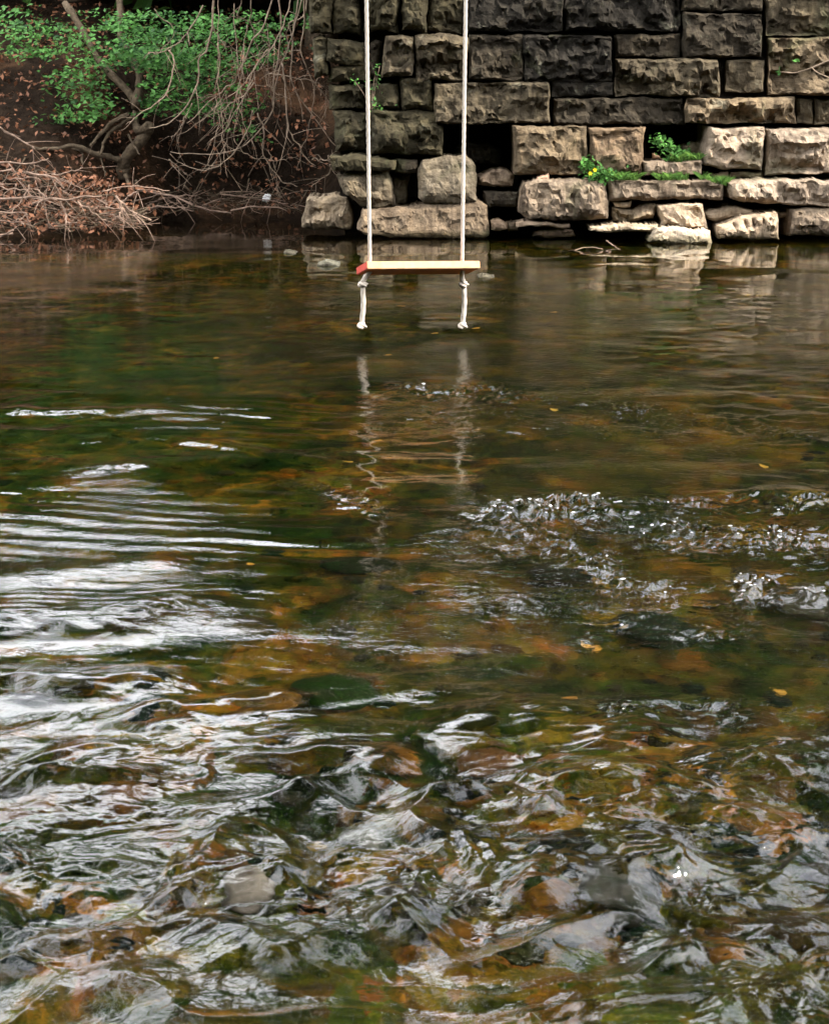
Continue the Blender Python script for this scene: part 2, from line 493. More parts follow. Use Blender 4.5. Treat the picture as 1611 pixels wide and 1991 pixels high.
    # standing faces in the foreground
    for q in (((880, 1420), (1300, 1430), .13, .036), ((1080, 1580), (1640, 1510), .15, .042), ((830, 1570), (1080, 1620), .045, .032),
              ((20, 1530), (260, 1520), .05, .026), ((560, 1560), (760, 1500), .04, .020), ((1010, 1780), (1340, 1710), .12, .038),
              ((330, 1780), (560, 1700), .04, .028), ((560, 1900), (800, 1800), .05, .030), ((20, 1880), (250, 1830), .05, .026),
              ((1300, 1900), (1600, 1820), .05, .030)):
        add_ridge(h, X, Y, *q)
    add_train(h, X, Y, (-40, 1010), (720, 1040), 0.10, 0.0018, 8, -0.03)
    k = (X < 0.1) & (Y > 3.6) & (Y < 7.2)
    x = X[k]; y = Y[k] + 0.10 * fbm(X[k] * 1.5, Y[k] * 1.2, 61.0, 3) + 0.03 * X[k] ** 2
    lm = smooth(0.1, -0.5, x) * smooth(3.6, 4.0, y) * (1 - smooth(6.3, 7.2, y)) * smooth(-0.3, 0.4, fbm(x * 1.1, y * 1.6, 71.0, 2))
    h[k] += lm * (0.0016 * perlin(x * 1.3, y * 9, 63.0) + 0.0013 * perlin(x * 2.6, y * 20, 64.0) + 0.0009 * perlin(x * 6, y * 44, 65.0))
    add_train(h, X, Y, (330, 805), (690, 815), 0.11, 0.0040, 5, 0.1)
    add_train(h, X, Y, (-40, 1190), (480, 1180), 0.05, 0.0018, 6, -0.1)
    return h, np.maximum(rough, near)
def frame_rows():
    r = [-8, -5, -3, -1.5, 0, 0.6, 1.0, 1.3, 1.6]
    ang = np.linspace(math.atan2(CAMZ, 1.8), math.atan2(CAMZ, 14.0), 900)
    rows = CAMZ / np.tan(ang)
    return np.concatenate([r, rows, [14.5, 15.0, 15.6, 16.4, 17.5]])
def frame_cols():
    s = np.linspace(-1, 1, 660) * 1.22
    out = np.array([1.28, 1.36, 1.5, 1.8, 2.3, 3.2, 4.5, 6.0, 9.0])
    return np.concatenate([-out[::-1], s, out])
rows = frame_rows(); cols = frame_cols()
half = np.clip(np.maximum(rows, 1.8) * 1.03 * 0.2478 + 0.06, 0.5, None)
GX = cols[None, :] * half[:, None]
GY = np.repeat(rows[:, None], len(cols), 1)
GZ, ROUGH = water_height(GX, GY)
shore = 1 - smooth(13.0, 14.5, GY) * 0.6
GZ = GZ * shore
water = grid_mesh("water", GX, GY, GZ, M_WATER)
tag(water, "clear brown-green river with ripples and riffles", None, None, "structure")
chop = (0.045 + 0.27 * smooth(-0.2, 0.6, fbm(GX * 0.8, GY * 0.6, 31.0, 3))) * (1 - 0.75 * smooth(9.0, 12.5, GY)) + 0.28 * ROUGH
a = water.data.attributes.new("chop", 'FLOAT', 'POINT')
a.data.foreach_set("value", chop.ravel().astype(np.float32))

# white flecks on the broken crests standing in for glints, with some froth
lap = GZ[4:-4, 4:-4] - 0.25 * (GZ[:-8, 4:-4] + GZ[8:, 4:-4] + GZ[4:-4, :-8] + GZ[4:-4, 8:])
far_ = GY[4:-4, 4:-4]; rg_ = ROUGH[4:-4, 4:-4]
score = lap / (np.maximum(far_, 1.0) * 0.0016) * (rg_ > 0.22) * (far_ > 3.5)
cand = np.argwhere(score > np.percentile(score[(rg_ > 0.22) & (far_ > 3.5)], 98.6))
r9 = np.random.RandomState(17)
cand = cand[r9.permutation(len(cand))[:90]]
mbf = MB()
_b = bmesh.new(); bmesh.ops.create_icosphere(_b, subdivisions=1, radius=1.0)
FV = np.array([v.co[:] for v in _b.verts]); FF = [tuple(v.index for v in f.verts) for f in _b.faces]; _b.free()
for i, j in cand:
    i += 4; j += 4
    d_ = GY[i, j]; sz = d_ * r9.uniform(.0002, .0005)
    V = FV * (1 + .25 * r9.normal(size=(len(FV), 1))) * np.array([sz * r9.uniform(1, 4.0), sz * 1.6, sz * .5])
    mbf.add(V + np.array([GX[i, j], GY[i, j], GZ[i, j] + sz * .2]), FF)
foam_glints = mbf.build("foam_glints", M_FOAM_GLINTS)
tag(foam_glints, "white flecks painted as glints and froth on the broken wave crests", "foam_glints", None, "stuff")

# ---- riverbed
def shore_y(X):                       # where the far waterline lies
    return 15.0 - 1.55 * smooth(-2.0, -3.2, X) * 0.8 - 1.3 * smooth(-0.9, -0.1, X)
def bed_depth(X, Y):
    d = 0.115 + 0.07 * smooth(2.4, 3.6, Y) + 0.12 * smooth(3.5, 5.5, Y) + 0.10 * smooth(6, 8, Y) - 0.10 * smooth(9.5, 12.5, Y)
    d = d + 0.035 * fbm(X * 1.3, Y * 1.3, 2.2, 3)
    return d
def bed_z(X, Y):
    z = -bed_depth(X, Y) + 0.018 * fbm(X * 6, Y * 6, 7.7, 3) + 0.006 * fbm(X * 22, Y * 22, 9.7, 2)
    return z
by = np.concatenate([[-9, -5, -2, 0.5], np.linspace(1.2, 8, 260), np.linspace(8.15, 18.5, 60)])
bx = np.concatenate([[-24, -16, -10, -6], np.linspace(-4, 4, 240), [6, 10, 16, 24]])
BX, BY = np.meshgrid(bx, by)
riverbed = grid_mesh("riverbed", BX, BY, bed_z(BX, BY), M_BED)
tag(riverbed, "olive and orange-brown stony riverbed seen through the water", None, None, "structure")

# ---- cobbles of the bed: parts of the riverbed
def cobble_mesh(seed):
    bm = bmesh.new()
    bmesh.ops.create_icosphere(bm, subdivisions=3, radius=1.0)
    rr = np.random.RandomState(seed)
    pl = rr.normal(size=(9, 3)); pl /= np.linalg.norm(pl, axis=1)[:, None]
    cc = rr.uniform(0.72, 0.98, 9)
    for v in bm.verts:
        d = np.array(v.co); q = pl @ d
        r = min([1.0] + [c / x for c, x in zip(cc, q) if x > 0.05])
        r = r * (1 + 0.06 * float(perlin(*(d * 2.2 + seed))))
        v.co = Vector(d * r * 0.9 + d * 0.1) * 0.5
    me = bpy.data.meshes.new("cobble"); bm.to_mesh(me); bm.free()
    me.polygons.foreach_set("use_smooth", [True] * len(me.polygons))
    me.materials.append(M_COB)
    return me
COBS = [cobble_mesh(s) for s in range(10)]
PAL = [(0.022, 0.0115, 0.0025), (0.042, 0.020, 0.0035), (0.015, 0.010, 0.003), (0.007, 0.006, 0.0022), (0.011, 0.009, 0.006), (0.0012, 0.0045, 0.0022), (0.003, 0.004, 0.0025), (0.065, 0.029, 0.0045), (0.014, 0.012, 0.009), (0.0012, 0.003, 0.003), (0.0014, 0.0045, 0.0035), (0.008, 0.009, 0.0025)]
rr = random.Random(5)
def put_cobble(x, y, s, col, lift=0.0, flat=None):
    me = rr.choice(COBS)
    o = bpy.data.objects.new("cobble", me)
    COL.objects.link(o)
    o.parent = riverbed
    f = flat or rr.uniform(0.42, 0.7)
    o.scale = (s * rr.uniform(0.9, 1.5), s * rr.uniform(0.8, 1.1), s * f)
    z = float(bed_z(np.array(x), np.array(y)))
    o.location = (x, y, z + s * f * (0.18 + lift))
    o.rotation_euler = (rr.uniform(-0.25, 0.25), rr.uniform(-0.25, 0.25), rr.uniform(0, 6.28))
    o.color = (*col, 1)
    return o
n = 0
while n < 275:
    px = rr.uniform(-40, 1650); py = 640 + 1380 * rr.random() ** 0.62
    p = on_water(px, py, -0.2)
    s = rr.uniform(0.025, 0.075) * (0.75 + 0.24 * p[1] / 2.5)
    put_cobble(p[0], p[1], s, rr.choice(PAL)); n += 1
# named stones the photograph picks out
for px, py, s, col, lift in ((650, 1420, .20, (0.004, 0.012, 0.0015), 0.25), (770, 1560, .075, (0.07, 0.030, 0.004), 0.4), (480, 1850, .085, (0.06, 0.053, 0.048), 0.8),
                             (715, 1730, .095, (0.045, 0.045, 0.042), 0.8), (620, 1735, .06, (0.09, 0.06, 0.012), 0.5), (250, 1640, .11, (0.045, 0.021, 0.006), 0.5),
                             (390, 1540, .10, (0.05, 0.025, 0.009), 0.5), (500, 1440, .11, (0.065, 0.032, 0.006), 0.4), (1280, 1290, .20, (0.0030, 0.0065, 0.003), 0.1),
                             (1090, 1180, .18, (0.0025, 0.0035, 0.0015), 0.1), (1560, 1240, .22, (0.016, 0.014, 0.009), 0.4), (480, 1290, .16, (0.018, 0.012, 0.005), 0.4),
                             (950, 1580, .14, (0.035, 0.017, 0.006), 0.6), (1180, 1870, .12, (0.022, 0.021, 0.019), 0.6), (700, 1140, .18, (0.0025, 0.006, 0.002), 0.0)):
    p = on_water(px, py, -0.15)
    put_cobble(p[0], p[1], s, col, lift)
# finer gravel, too small to pick apart
mb = MB()
ico = bmesh.new(); bmesh.ops.create_icosphere(ico, subdivisions=1, radius=0.5)
IV = np.array([v.co[:] for v in ico.verts]); IF = [tuple(v.index for v in f.verts) for f in ico.faces]; ico.free()
gp = np.array([on_water(rr.uniform(-120, 1730), 560 + 1480 * rr.random() ** 0.7, -0.2) for i in range(2600)])
gz = bed_z(gp[:, 0], gp[:, 1])
for p, z in zip(gp, gz):
    s = rr.uniform(0.012, 0.035) * (0.7 + 0.3 * p[1] / 2.5)
    R = np.array(Matrix.Rotation(rr.uniform(0, 6.3), 3, 'Z'))
    V = (IV * (1 + 0.25 * RNG.normal(size=(len(IV), 1)))) * np.array([s * 1.3, s, s * 0.6]) @ R.T
    mb.add(V + np.array([p[0], p[1], z + s * 0.1]), IF)
gravel = mb.build("gravel", M_BED, riverbed)
gravel["kind"] = "stuff"

# ---- far bank (left) and the ground above
def bank_z(X, Y):
    e = Y - shore_y(X)
    z = -0.25 + 0.30 * smooth(-0.5, 0.15, e) + 0.72 * np.clip(e, 0, 1.6) + 0.42 * np.clip(e - 1.6, 0, 4) + 0.10 * np.clip(e - 5.6, 0, 100)
    z = z + (0.07 * fbm(X * 1.7, Y * 1.7, 5.5, 4) + 0.02 * fbm(X * 9, Y * 9, 15.5, 3)) * smooth(-0.3, 0.3, e)
    return z
ky = np.concatenate([np.linspace(12.6, 18, 150), np.linspace(18.3, 24, 14), [30, 45, 80]])
kx = np.concatenate([[-60, -40, -25, -16, -11, -8, -6], np.linspace(-5, 0.2, 150)])
KX, KY = np.meshgrid(kx, ky)
bank = grid_mesh("bank", KX, KY, bank_z(KX, KY), M_EARTH)
tag(bank, "dark earth river bank below the bushes", None, None, "structure")

# ---- the wooded valley round the river: hillsides and near bank
def hill_z(X, Y):
    t = smooth(-3.0, 1.0, X)
    e = np.clip(Y - 18.3, 0, 60)
    z = (3.1 + 0.10 * np.clip(e, 0, 12)) * (1 - t) + (4.3 + 0.22 * np.clip(e, 0, 12)) * t
    return z + 0.12 * fbm(X * 0.4, Y * 0.4, 3.3, 3)
HX, HY = np.meshgrid(np.linspace(-60, 60, 70), np.concatenate([np.linspace(18.3, 32, 30), np.linspace(34, 90, 12)]))
hill = grid_mesh("hillside", HX, HY, hill_z(HX, HY), M_EARTH)
tag(hill, "dark wooded hillside beyond the wall and bank", None, None, "structure")
RX, RY = np.meshgrid(np.concatenate([np.linspace(7.6, 16, 20), [20, 30, 60]]), np.linspace(13.2, 18.4, 24))
rb = grid_mesh("right_bank", RX, RY, -0.2 + 4.6 * smooth(13.2, 18.2, RY) + 0.1 * fbm(RX, RY, 8.8, 3), M_EARTH)
tag(rb, "earth bank running on to the right of the wall", None, None, "structure")
NX, NY = np.meshgrid(np.concatenate([[-60, -40, -25], np.linspace(-16, 16, 60), [25, 40, 60]]), np.concatenate([[-90, -50, -30], np.linspace(-20, 0.6, 50)]))
nb = grid_mesh("near_bank", NX, NY, -0.30 + 0.45 * smooth(0.6, -0.6, NY) + 0.10 * np.clip(-NY, 0, 8) + 0.25 * np.clip(-NY - 8, 0, 14) + 0.06 * fbm(NX, NY, 6.6, 3), M_EARTH)
tag(nb, "earth bank the viewer stands on", None, None, "structure")
def woodland(label, x0, x1, y0, y1, ground, hgt, n_, size, seed):
    r = np.random.RandomState(seed)
    x = r.uniform(x0, x1, n_); y = r.uniform(y0, y1, n_)
    g = ground(x, y); top = hgt * (0.72 + 0.45 * fbm(x * 0.35, y * 0.35, seed * 1.3, 3))
    z = g + r.uniform(0.0, 1.0, n_) ** 0.8 * top
    nrm = r.normal(size=(n_, 3)) + [0, 0, .6]; nrm /= np.linalg.norm(nrm, axis=1)[:, None]
    a_ = np.cross(nrm, r.normal(size=(n_, 3))); a_ /= np.linalg.norm(a_, axis=1)[:, None]; b_ = np.cross(nrm, a_)
    sz = (size * r.uniform(.5, 1.3, n_))[:, None]
    P = np.stack([x, y, z], 1)
    V = np.stack([P - a_ * sz * .8, P + b_ * sz * .5, P + a_ * sz * .8, P - b_ * sz * .5], 1).reshape(-1, 3)
    F = [(4 * i, 4 * i + 1, 4 * i + 2, 4 * i + 3) for i in range(n_)]
    o = mesh_obj("woodland", V, F, M_CANOPY, None, False)
    at_ = o.data.attributes.new("tone", 'FLOAT', 'POINT'); at_.data.foreach_set("value", np.repeat(r.uniform(0, 1, n_), 4).astype(np.float32))
    return tag(o, label, "woodland", None, "stuff")
woodland("green woodland on the slope above the wall", -1.8, 26, 18.6, 24, hill_z, 6.2, 7000, .75, 201)
woodland("low green scrub on the slope above the left bank", -32, -1.4, 18.2, 24, hill_z, 4.4, 5200, .6, 202)
woodland("unseen sparse leaves added above the left scrub to dim the reflected sky", -32, -1.4, 21, 26, lambda x, y: hill_z(x, y) + 2.6, 6.5, 1500, .5, 206)  # sparse leaves added to break up and dim the sky in the water
woodland("woods closing the river on the left", -34, -17, -8, 20, lambda x, y: 0 * x, 7.0, 3000, 1.0, 203)
woodland("woods closing the river on the right", 17, 34, -8, 20, lambda x, y: 0 * x, 6.0, 3000, 1.0, 204)
woodland("tall woods on the near bank behind the viewer", -28, 28, -15, -8, lambda x, y: 0 * x + 1.0, 10.0, 6000, 1.0, 205)

# ---- the masonry wall
wall = empty("stone_wall", (1.6, 13.6, 0))
tag(wall, "tall rough-cut stone block wall rising from the water on the right", "wall")
def polyl(pts, n):
    pts = np.asarray(pts, float)
    d = np.concatenate([[0], np.cumsum(np.abs(np.diff(pts[:, 0])) + 1e-6)])
    s = np.linspace(0, d[-1], n)
    return np.stack([np.interp(s, d, pts[:, 0]), np.interp(s, d, pts[:, 1])], 1)
_seed = [100]
def block(name, top, bot, Y, depth=0.45, rnd=0.03, relief=0.035, facets=3, color=(0.3, 0.25, 0.19), parent=None, mat=None, step=5.0, slant=0.0, strata=0.0, ridges=(), yaw=0.0, wob=0.012):
    """a stone whose front outline runs along two polylines; front relief, rounded arrises, real depth"""
    _seed[0] += 1; sd = _seed[0]; r = np.random.RandomState(sd)
    wpx = abs(top[-1][0] - top[0][0]); hpx = max(8, abs(np.mean([p[1] for p in bot]) - np.mean([p[1] for p in top])))
    n = int(np.clip(wpx / step, 6, 90)) + 1; m = int(np.clip(hpx / step, 5, 40)) + 1
    # denser towards the edges
    v = np.linspace(0, 1, m); v = v - 0.10 * np.sin(2 * math.pi * v) * 0.9
    A = polyl(top, n); B = polyl(bot, n)
    T = np.array([at(x, y, Y) for x, y in A]); Bt = np.array([at(x, y, Y) for x, y in B])
    G = T[None] * (1 - v[:, None, None]) + Bt[None] * v[:, None, None]
    W = np.linalg.norm(T[-1] - T[0]); H = np.linalg.norm(T.mean(0) - Bt.mean(0))
    u = np.linspace(0, 1, n)
    X, Z = G[..., 0], G[..., 2]
    jx = r.uniform(-.33, .33, X.shape) * W / n; jz = r.uniform(-.33, .33, Z.shape) * H / m
    jx[:, [0, -1]] = 0; jz[[0, -1], :] = 0; jx[[0, -1], :] *= .5; jz[:, [0, -1]] *= .5
    X = X + jx; Z = Z + jz
    # wobble of the outline
    X = X + wob * fbm(Z * 9 + sd, X * 4, sd * 0.37, 3) * 1.2
    Z = Z + wob * fbm(X * 7, Z * 4 + sd, sd * 0.71, 3)
    U, Vv = np.meshgrid(u, v)
    e = np.minimum.reduce([U * W, (1 - U) * W, Vv * H, (1 - Vv) * H])
    rn = min(rnd, 0.45 * H, 0.45 * W)
    k = np.clip(e / rn, 0, 1)
    inset = rn * (1 - np.sqrt(np.clip(1 - (1 - k) ** 2, 0, 1)))
    # rock face: a few fracture planes, ridged and strata relief
    f = np.zeros_like(X)
    if facets:
        fs = []
        for i in range(facets):
            a = r.normal(0, 0.22); b = r.normal(0, 0.35); c = r.uniform(0.2, 1.0) * relief
            fs.append(c + a * relief / 0.12 * (X - X.mean() - r.uniform(-.5, .5) * W) * 0.5 + b * relief / 0.1 * (Z - Z.mean() - r.uniform(-.5, .5) * H) * 0.5)
        f = np.clip(np.minimum.reduce(fs), -0.6 * relief, 1.6 * relief)
    wu = X + 0.05 * fbm(X * 9, Z * 9, sd * 0.41, 3); wv = Z + 0.05 * fbm(X * 9, Z * 9, sd * 0.77 + 9, 3)
    q = fbm(wu * 2.6 + sd, wv * 4.4, sd * 0.13, 3) * 2.2              # flake scars: terraces with sharp lips
    fl = np.floor(q); fr = q - fl
    f = f + relief * 0.85 * (fl + smooth(0.80, 0.99, fr) + 0.15 * fr) + relief * 0.28 * fbm(X * 8, Z * 13, sd * 0.91, 4, 0.65)
    f = f - np.median(f) + relief * 0.4
    f = np.clip(f, -1.2 * relief, 2.0 * relief)
    if strata: f = f + strata * np.abs(perlin(X * 2.0, Z * 26 + 0.8 * perlin(X * 4, Z * 3, 1.0), sd * 0.3))
    for (x0, y0, x1, y1, wd, am) in ridges:
        a = at(x0, y0, Y); b = at(x1, y1, Y); d = np.array([b[0] - a[0], b[2] - a[2]]); L = np.linalg.norm(d); d /= L
        uu = (X - a[0]) * d[0] + (Z - a[2]) * d[1]; vv = -(X - a[0]) * d[1] + (Z - a[2]) * d[0]
        f = f + am * np.exp(-np.clip(np.abs(vv) / wd, 0, 9)) * smooth(-0.1 * L, 0.1 * L, uu) * (1 - smooth(0.9 * L, 1.1 * L, uu))
    edge = smooth(0, 1.6 * rn, e)
    Yv = Y + inset - f * edge + slant * (1 - Vv) * H + yaw * (U - 0.5) * W
    front = np.stack([X, Yv, Z], -1).reshape(-1, 3)
    idx = np.arange(n * m).reshape(m, n)
    F = [tuple(t) for t in np.stack([idx[:-1, :-1], idx[1:, :-1], idx[1:, 1:], idx[:-1, 1:]], -1).reshape(-1, 4)]
    loop = list(idx[0, :]) + list(idx[1:, -1]) + list(idx[-1, -2::-1]) + list(idx[-2:0:-1, 0])
    L = len(loop)
    ring1 = front[loop].copy(); ring1[:, 1] = Y + rn + slant * H + depth * 0.5
    ring2 = front[loop].copy(); ring2[:, 1] = Y + depth + slant * H
    ring1[:, 2] += 0.008 * r.normal(size=L); 
    V = np.concatenate([front, ring1, ring2]); o1 = n * m; o2 = o1 + L
    for i in range(L):
        j = (i + 1) % L
        F.append((loop[i], loop[j], o1 + j, o1 + i)); F.append((o1 + i, o1 + j, o2 + j, o2 + i))
    F.append(tuple(o2 + i for i in range(L)))
    tri = []
    for q_ in F:
        if len(q_) == 4 and q_[0] < n * m and q_[2] < n * m and r.rand() < .5: tri += [(q_[1], q_[2], q_[3]), (q_[1], q_[3], q_[0])]
        elif len(q_) == 4: tri += [(q_[0], q_[1], q_[2]), (q_[0], q_[2], q_[3])]
        else: tri.append(q_)
    return mesh_obj(name, V, tri, mat or M_STONE, parent, False, color=color)
def rect(x0, y0, x1, y1, j=2.0):
    r = np.random.RandomState(int(x0 * 3 + y0 * 7) % 99991)
    q = r.uniform(-j, j, 8)
    return [(x0 + q[0], y0 + q[1]), (x1 + q[2], y0 + q[3])], [(x0 + q[4], y1 + q[5]), (x1 + q[6], y1 + q[7])]
YW = 13.45
DK = (0.034, 0.029, 0.022); BLK = (0.020, 0.0182, 0.0155); MID = (0.068, 0.057, 0.040); OLV = (0.043, 0.038, 0.024); TAN = (0.12, 0.094, 0.064); LT = (0.172, 0.138, 0.106); PALE = (0.235, 0.192, 0.152); BR = (0.125, 0.092, 0.063)  # dark tones on the upper wall: staining, plus shade painted into the colour
WB = [  # x0,y0,x1,y1, colour, Y offset, relief, options
    # course reaching the top of the picture
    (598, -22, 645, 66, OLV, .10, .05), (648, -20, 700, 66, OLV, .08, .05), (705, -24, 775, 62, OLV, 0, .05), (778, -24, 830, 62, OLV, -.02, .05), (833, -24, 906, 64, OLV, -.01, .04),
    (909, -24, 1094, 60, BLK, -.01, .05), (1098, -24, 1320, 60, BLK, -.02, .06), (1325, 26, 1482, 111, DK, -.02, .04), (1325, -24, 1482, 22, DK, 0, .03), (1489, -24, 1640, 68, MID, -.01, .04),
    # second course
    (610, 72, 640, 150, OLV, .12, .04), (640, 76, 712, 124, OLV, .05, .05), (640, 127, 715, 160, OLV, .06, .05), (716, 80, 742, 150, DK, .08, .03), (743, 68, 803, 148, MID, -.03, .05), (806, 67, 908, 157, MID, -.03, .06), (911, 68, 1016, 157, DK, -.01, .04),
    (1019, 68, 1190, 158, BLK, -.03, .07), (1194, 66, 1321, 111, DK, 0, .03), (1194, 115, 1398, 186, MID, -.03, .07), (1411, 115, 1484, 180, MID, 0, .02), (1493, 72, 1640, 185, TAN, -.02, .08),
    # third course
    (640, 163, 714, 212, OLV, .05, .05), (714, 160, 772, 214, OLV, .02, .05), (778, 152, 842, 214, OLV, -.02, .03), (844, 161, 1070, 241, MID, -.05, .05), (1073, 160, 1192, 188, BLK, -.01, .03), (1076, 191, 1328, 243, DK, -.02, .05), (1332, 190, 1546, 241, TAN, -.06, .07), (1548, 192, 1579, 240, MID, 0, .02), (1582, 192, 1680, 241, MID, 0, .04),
]
r5 = random.Random(9)
for i, (x0, y0, x1, y1, c, dy, rl) in enumerate(WB):
    rough_end = x1 < 910
    tp, bt = rect(x0, y0, x1, y1, 5.0 if rough_end else 1.5)
    if rough_end:
        tp = [tp[0], ((x0 + x1) / 2, y0 + r5.uniform(-4, 4)), tp[1]]; bt = [bt[0], ((x0 + x1) / 2, y1 + r5.uniform(-4, 4)), bt[1]]; dy += r5.uniform(-.05, .06)
    rg = []
    if (x0, y0) == (1332, 190): rg = [(1345, 222, 1440, 200, .02, .05), (1400, 205, 1480, 228, .018, .06), (1450, 212, 1530, 200, .015, .05)]
    if (x0, y0) == (1019, 68): rg = [(1045, 150, 1085, 122, .012, .05), (1085, 122, 1180, 140, .012, .05), (1098, 112, 1160, 98, .01, .04)]
    if (x0, y0) == (1325, 26): rg = [(1395, 48, 1460, 86, .03, .05), (1400, 36, 1480, 60, .05, .04)]
    if (x0, y0) == (1194, 115): rg = [(1200, 130, 1290, 160, .02, .05), (1290, 150, 1360, 168, .015, .06), (1330, 138, 1395, 132, .02, .05)]
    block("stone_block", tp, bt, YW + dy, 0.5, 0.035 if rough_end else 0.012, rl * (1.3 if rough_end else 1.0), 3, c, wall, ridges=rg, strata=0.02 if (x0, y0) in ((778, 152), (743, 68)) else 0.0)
# mortar ledge strip and the lower stepped courses
block("stone_block", *rect(721, 214, 862, 302, 3), YW - .04, .5, .06, .06, 3, OLV, wall, strata=.02)
block("stone_block", *rect(648, 216, 716, 294, 3), YW + .06, .45, .06, .06, 3, OLV, wall)
block("stone_block", [(640, 304), (700, 302), (770, 312)], [(645, 332), (700, 334), (768, 330)], YW - .10, .4, .03, .03, 2, OLV, wall)
block("stone_block", [(770, 310), (812, 312)], [(768, 336), (815, 338)], YW - .02, .4, .03, .03, 2, DK, wall)
block("stone_block", [(885, 290), (905, 276), (950, 280), (975, 292)], [(888, 312), (930, 318), (972, 320)], YW + .35, .3, .04, .03, 2, DK, wall)
block("stone_block", *rect(998, 245, 1140, 341), YW - .14, .55, .025, .045, 3, TAN, wall, ridges=[(1035, 318, 1075, 285, .02, .05), (1060, 300, 1130, 312, .015, .05), (1082, 275, 1097, 296, .03, .09), (1097, 296, 1116, 262, .03, .09), (1030, 300, 1130, 310, .02, .03)])
block("stone_block", *rect(1146, 246, 1252, 341), YW - .14, .55, .035, .035, 2, BR, wall)
block("stone_block", [(1378, 249), (1486, 247)], [(1368, 322), (1400, 330), (1483, 330)], YW - .16, .55, .03, .045, 3, PALE, wall, ridges=[(1400, 288, 1470, 272, .012, .05), (1385, 266, 1430, 296, .02, .04)])
block("stone_block", [(1489, 251), (1660, 250)], [(1490, 340), (1660, 338)], YW - .16, .55, .03, .05, 3, PALE, wall, ridges=[(1500, 272, 1600, 280, .015, .05), (1520, 312, 1590, 300, .02, .05)])
block("stone_block", *rect(1251, 315, 1364, 341, 1), YW - .18, .35, .02, .025, 2, LT, wall)
block("stone_block", *rect(1375, 334, 1416, 349, 2), YW - .10, .35, .02, .02, 2, BR, wall)
block("stone_block", *rect(1420, 334, 1484, 347, 2), YW - .10, .35, .02, .02, 2, BR, wall)
# footing course
block("stone_block", [(1012, 372), (1020, 356), (1045, 349), (1178, 352)], [(1010, 415), (1025, 427), (1100, 430), (1184, 428)], YW - .28, .6, .05, .05, 3, LT, wall, ridges=[(1060, 380, 1130, 402, .02, .05), (1130, 385, 1178, 422, .018, .06)])
block("stone_block", *rect(1183, 352, 1406, 389, 1.5), YW - .27, .55, .03, .045, 3, LT, wall)
block("stone_block", [(1416, 354), (1480, 348), (1660, 352)], [(1418, 384), (1450, 394), (1660, 402)], YW - .30, .6, .025, .05, 3, PALE, wall, ridges=[(1430, 372, 1480, 358, .015, .05), (1460, 388, 1510, 368, .012, .05)])
block("stone_block", [(1535, 408), (1660, 402)], [(1532, 458), (1660, 462)], YW - .28, .5, .04, .05, 3, LT, wall, strata=.03)
block("stone_block", [(940, 372), (1006, 374)], [(942, 404), (1006, 402)], YW - .05, .5, .02, .02, 1, DK, wall)
# the wall going on to the right of the picture and above it
zt = float(at(800, -24, YW)[2])
r5 = random.Random(9)
def plain_block(x0, x1, z0, z1, c, dy=0.0):
    def topx(x, z):
        d = np.array([x, YW, z - CAMZ]); f = d[1] * CP - d[2] * SP
        return (805.5 + FPX * x / f, 995.5 - FPX * (d[1] * SP + d[2] * CP) / f)
    block("stone_block", [topx(x0, z1), topx(x1, z1)], [topx(x0, z0), topx(x1, z0)], YW + dy, .5, .03, .05, 3, c, wall, step=14)
z = zt + .015
while z < 4.6:
    hh = r5.uniform(.30, .38); x = -0.85 + r5.uniform(0, .4)
    while x < 7.5:
        ww = r5.uniform(.5, 1.1)
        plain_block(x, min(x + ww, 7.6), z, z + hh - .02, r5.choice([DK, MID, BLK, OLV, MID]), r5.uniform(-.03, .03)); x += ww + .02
    z += hh
xr = float(at(1690, 200, YW)[0])
z = -0.05
while z < zt:
    hh = r5.uniform(.30, .36); x = xr
    while x < 7.5:
        ww = r5.uniform(.6, 1.1)
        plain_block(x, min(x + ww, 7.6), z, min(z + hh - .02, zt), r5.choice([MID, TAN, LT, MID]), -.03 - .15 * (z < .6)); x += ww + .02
    z += hh
# the rubble core behind the joints
core = MB()
def box(mbx, x0, x1, y0, y1, z0, z1):
    V = [(x0, y0, z0), (x1, y0, z0), (x1, y1, z0), (x0, y1, z0), (x0, y0, z1), (x1, y0, z1), (x1, y1, z1), (x0, y1, z1)]
    mbx.add(V, [(0, 3, 2, 1), (4, 5, 6, 7), (0, 1, 5, 4), (1, 2, 6, 5), (2, 3, 7, 6), (3, 0, 4, 7)])
xl = float(at(640, 100, YW)[0])
box(core, float(at(660, 100, YW)[0]), 7.6, YW + .62, YW + 5, -.5, 4.55)
box(core, float(at(905, 100, YW)[0]), 7.6, YW + .08, YW + .63, float(at(800, 236, YW)[2]), 4.5)
box(core, xl + .06, float(at(904, 100, YW)[0]), YW + .27, YW + .63, float(at(800, 236, YW)[2]), 4.5)
box(core, float(at(655, 0, YW)[0]), float(at(850, 0, YW)[0]), YW + .22, YW + .64, .30, float(at(800, 240, YW)[2]))
core.build("rubble_core", M_MORTAR, wall, False)

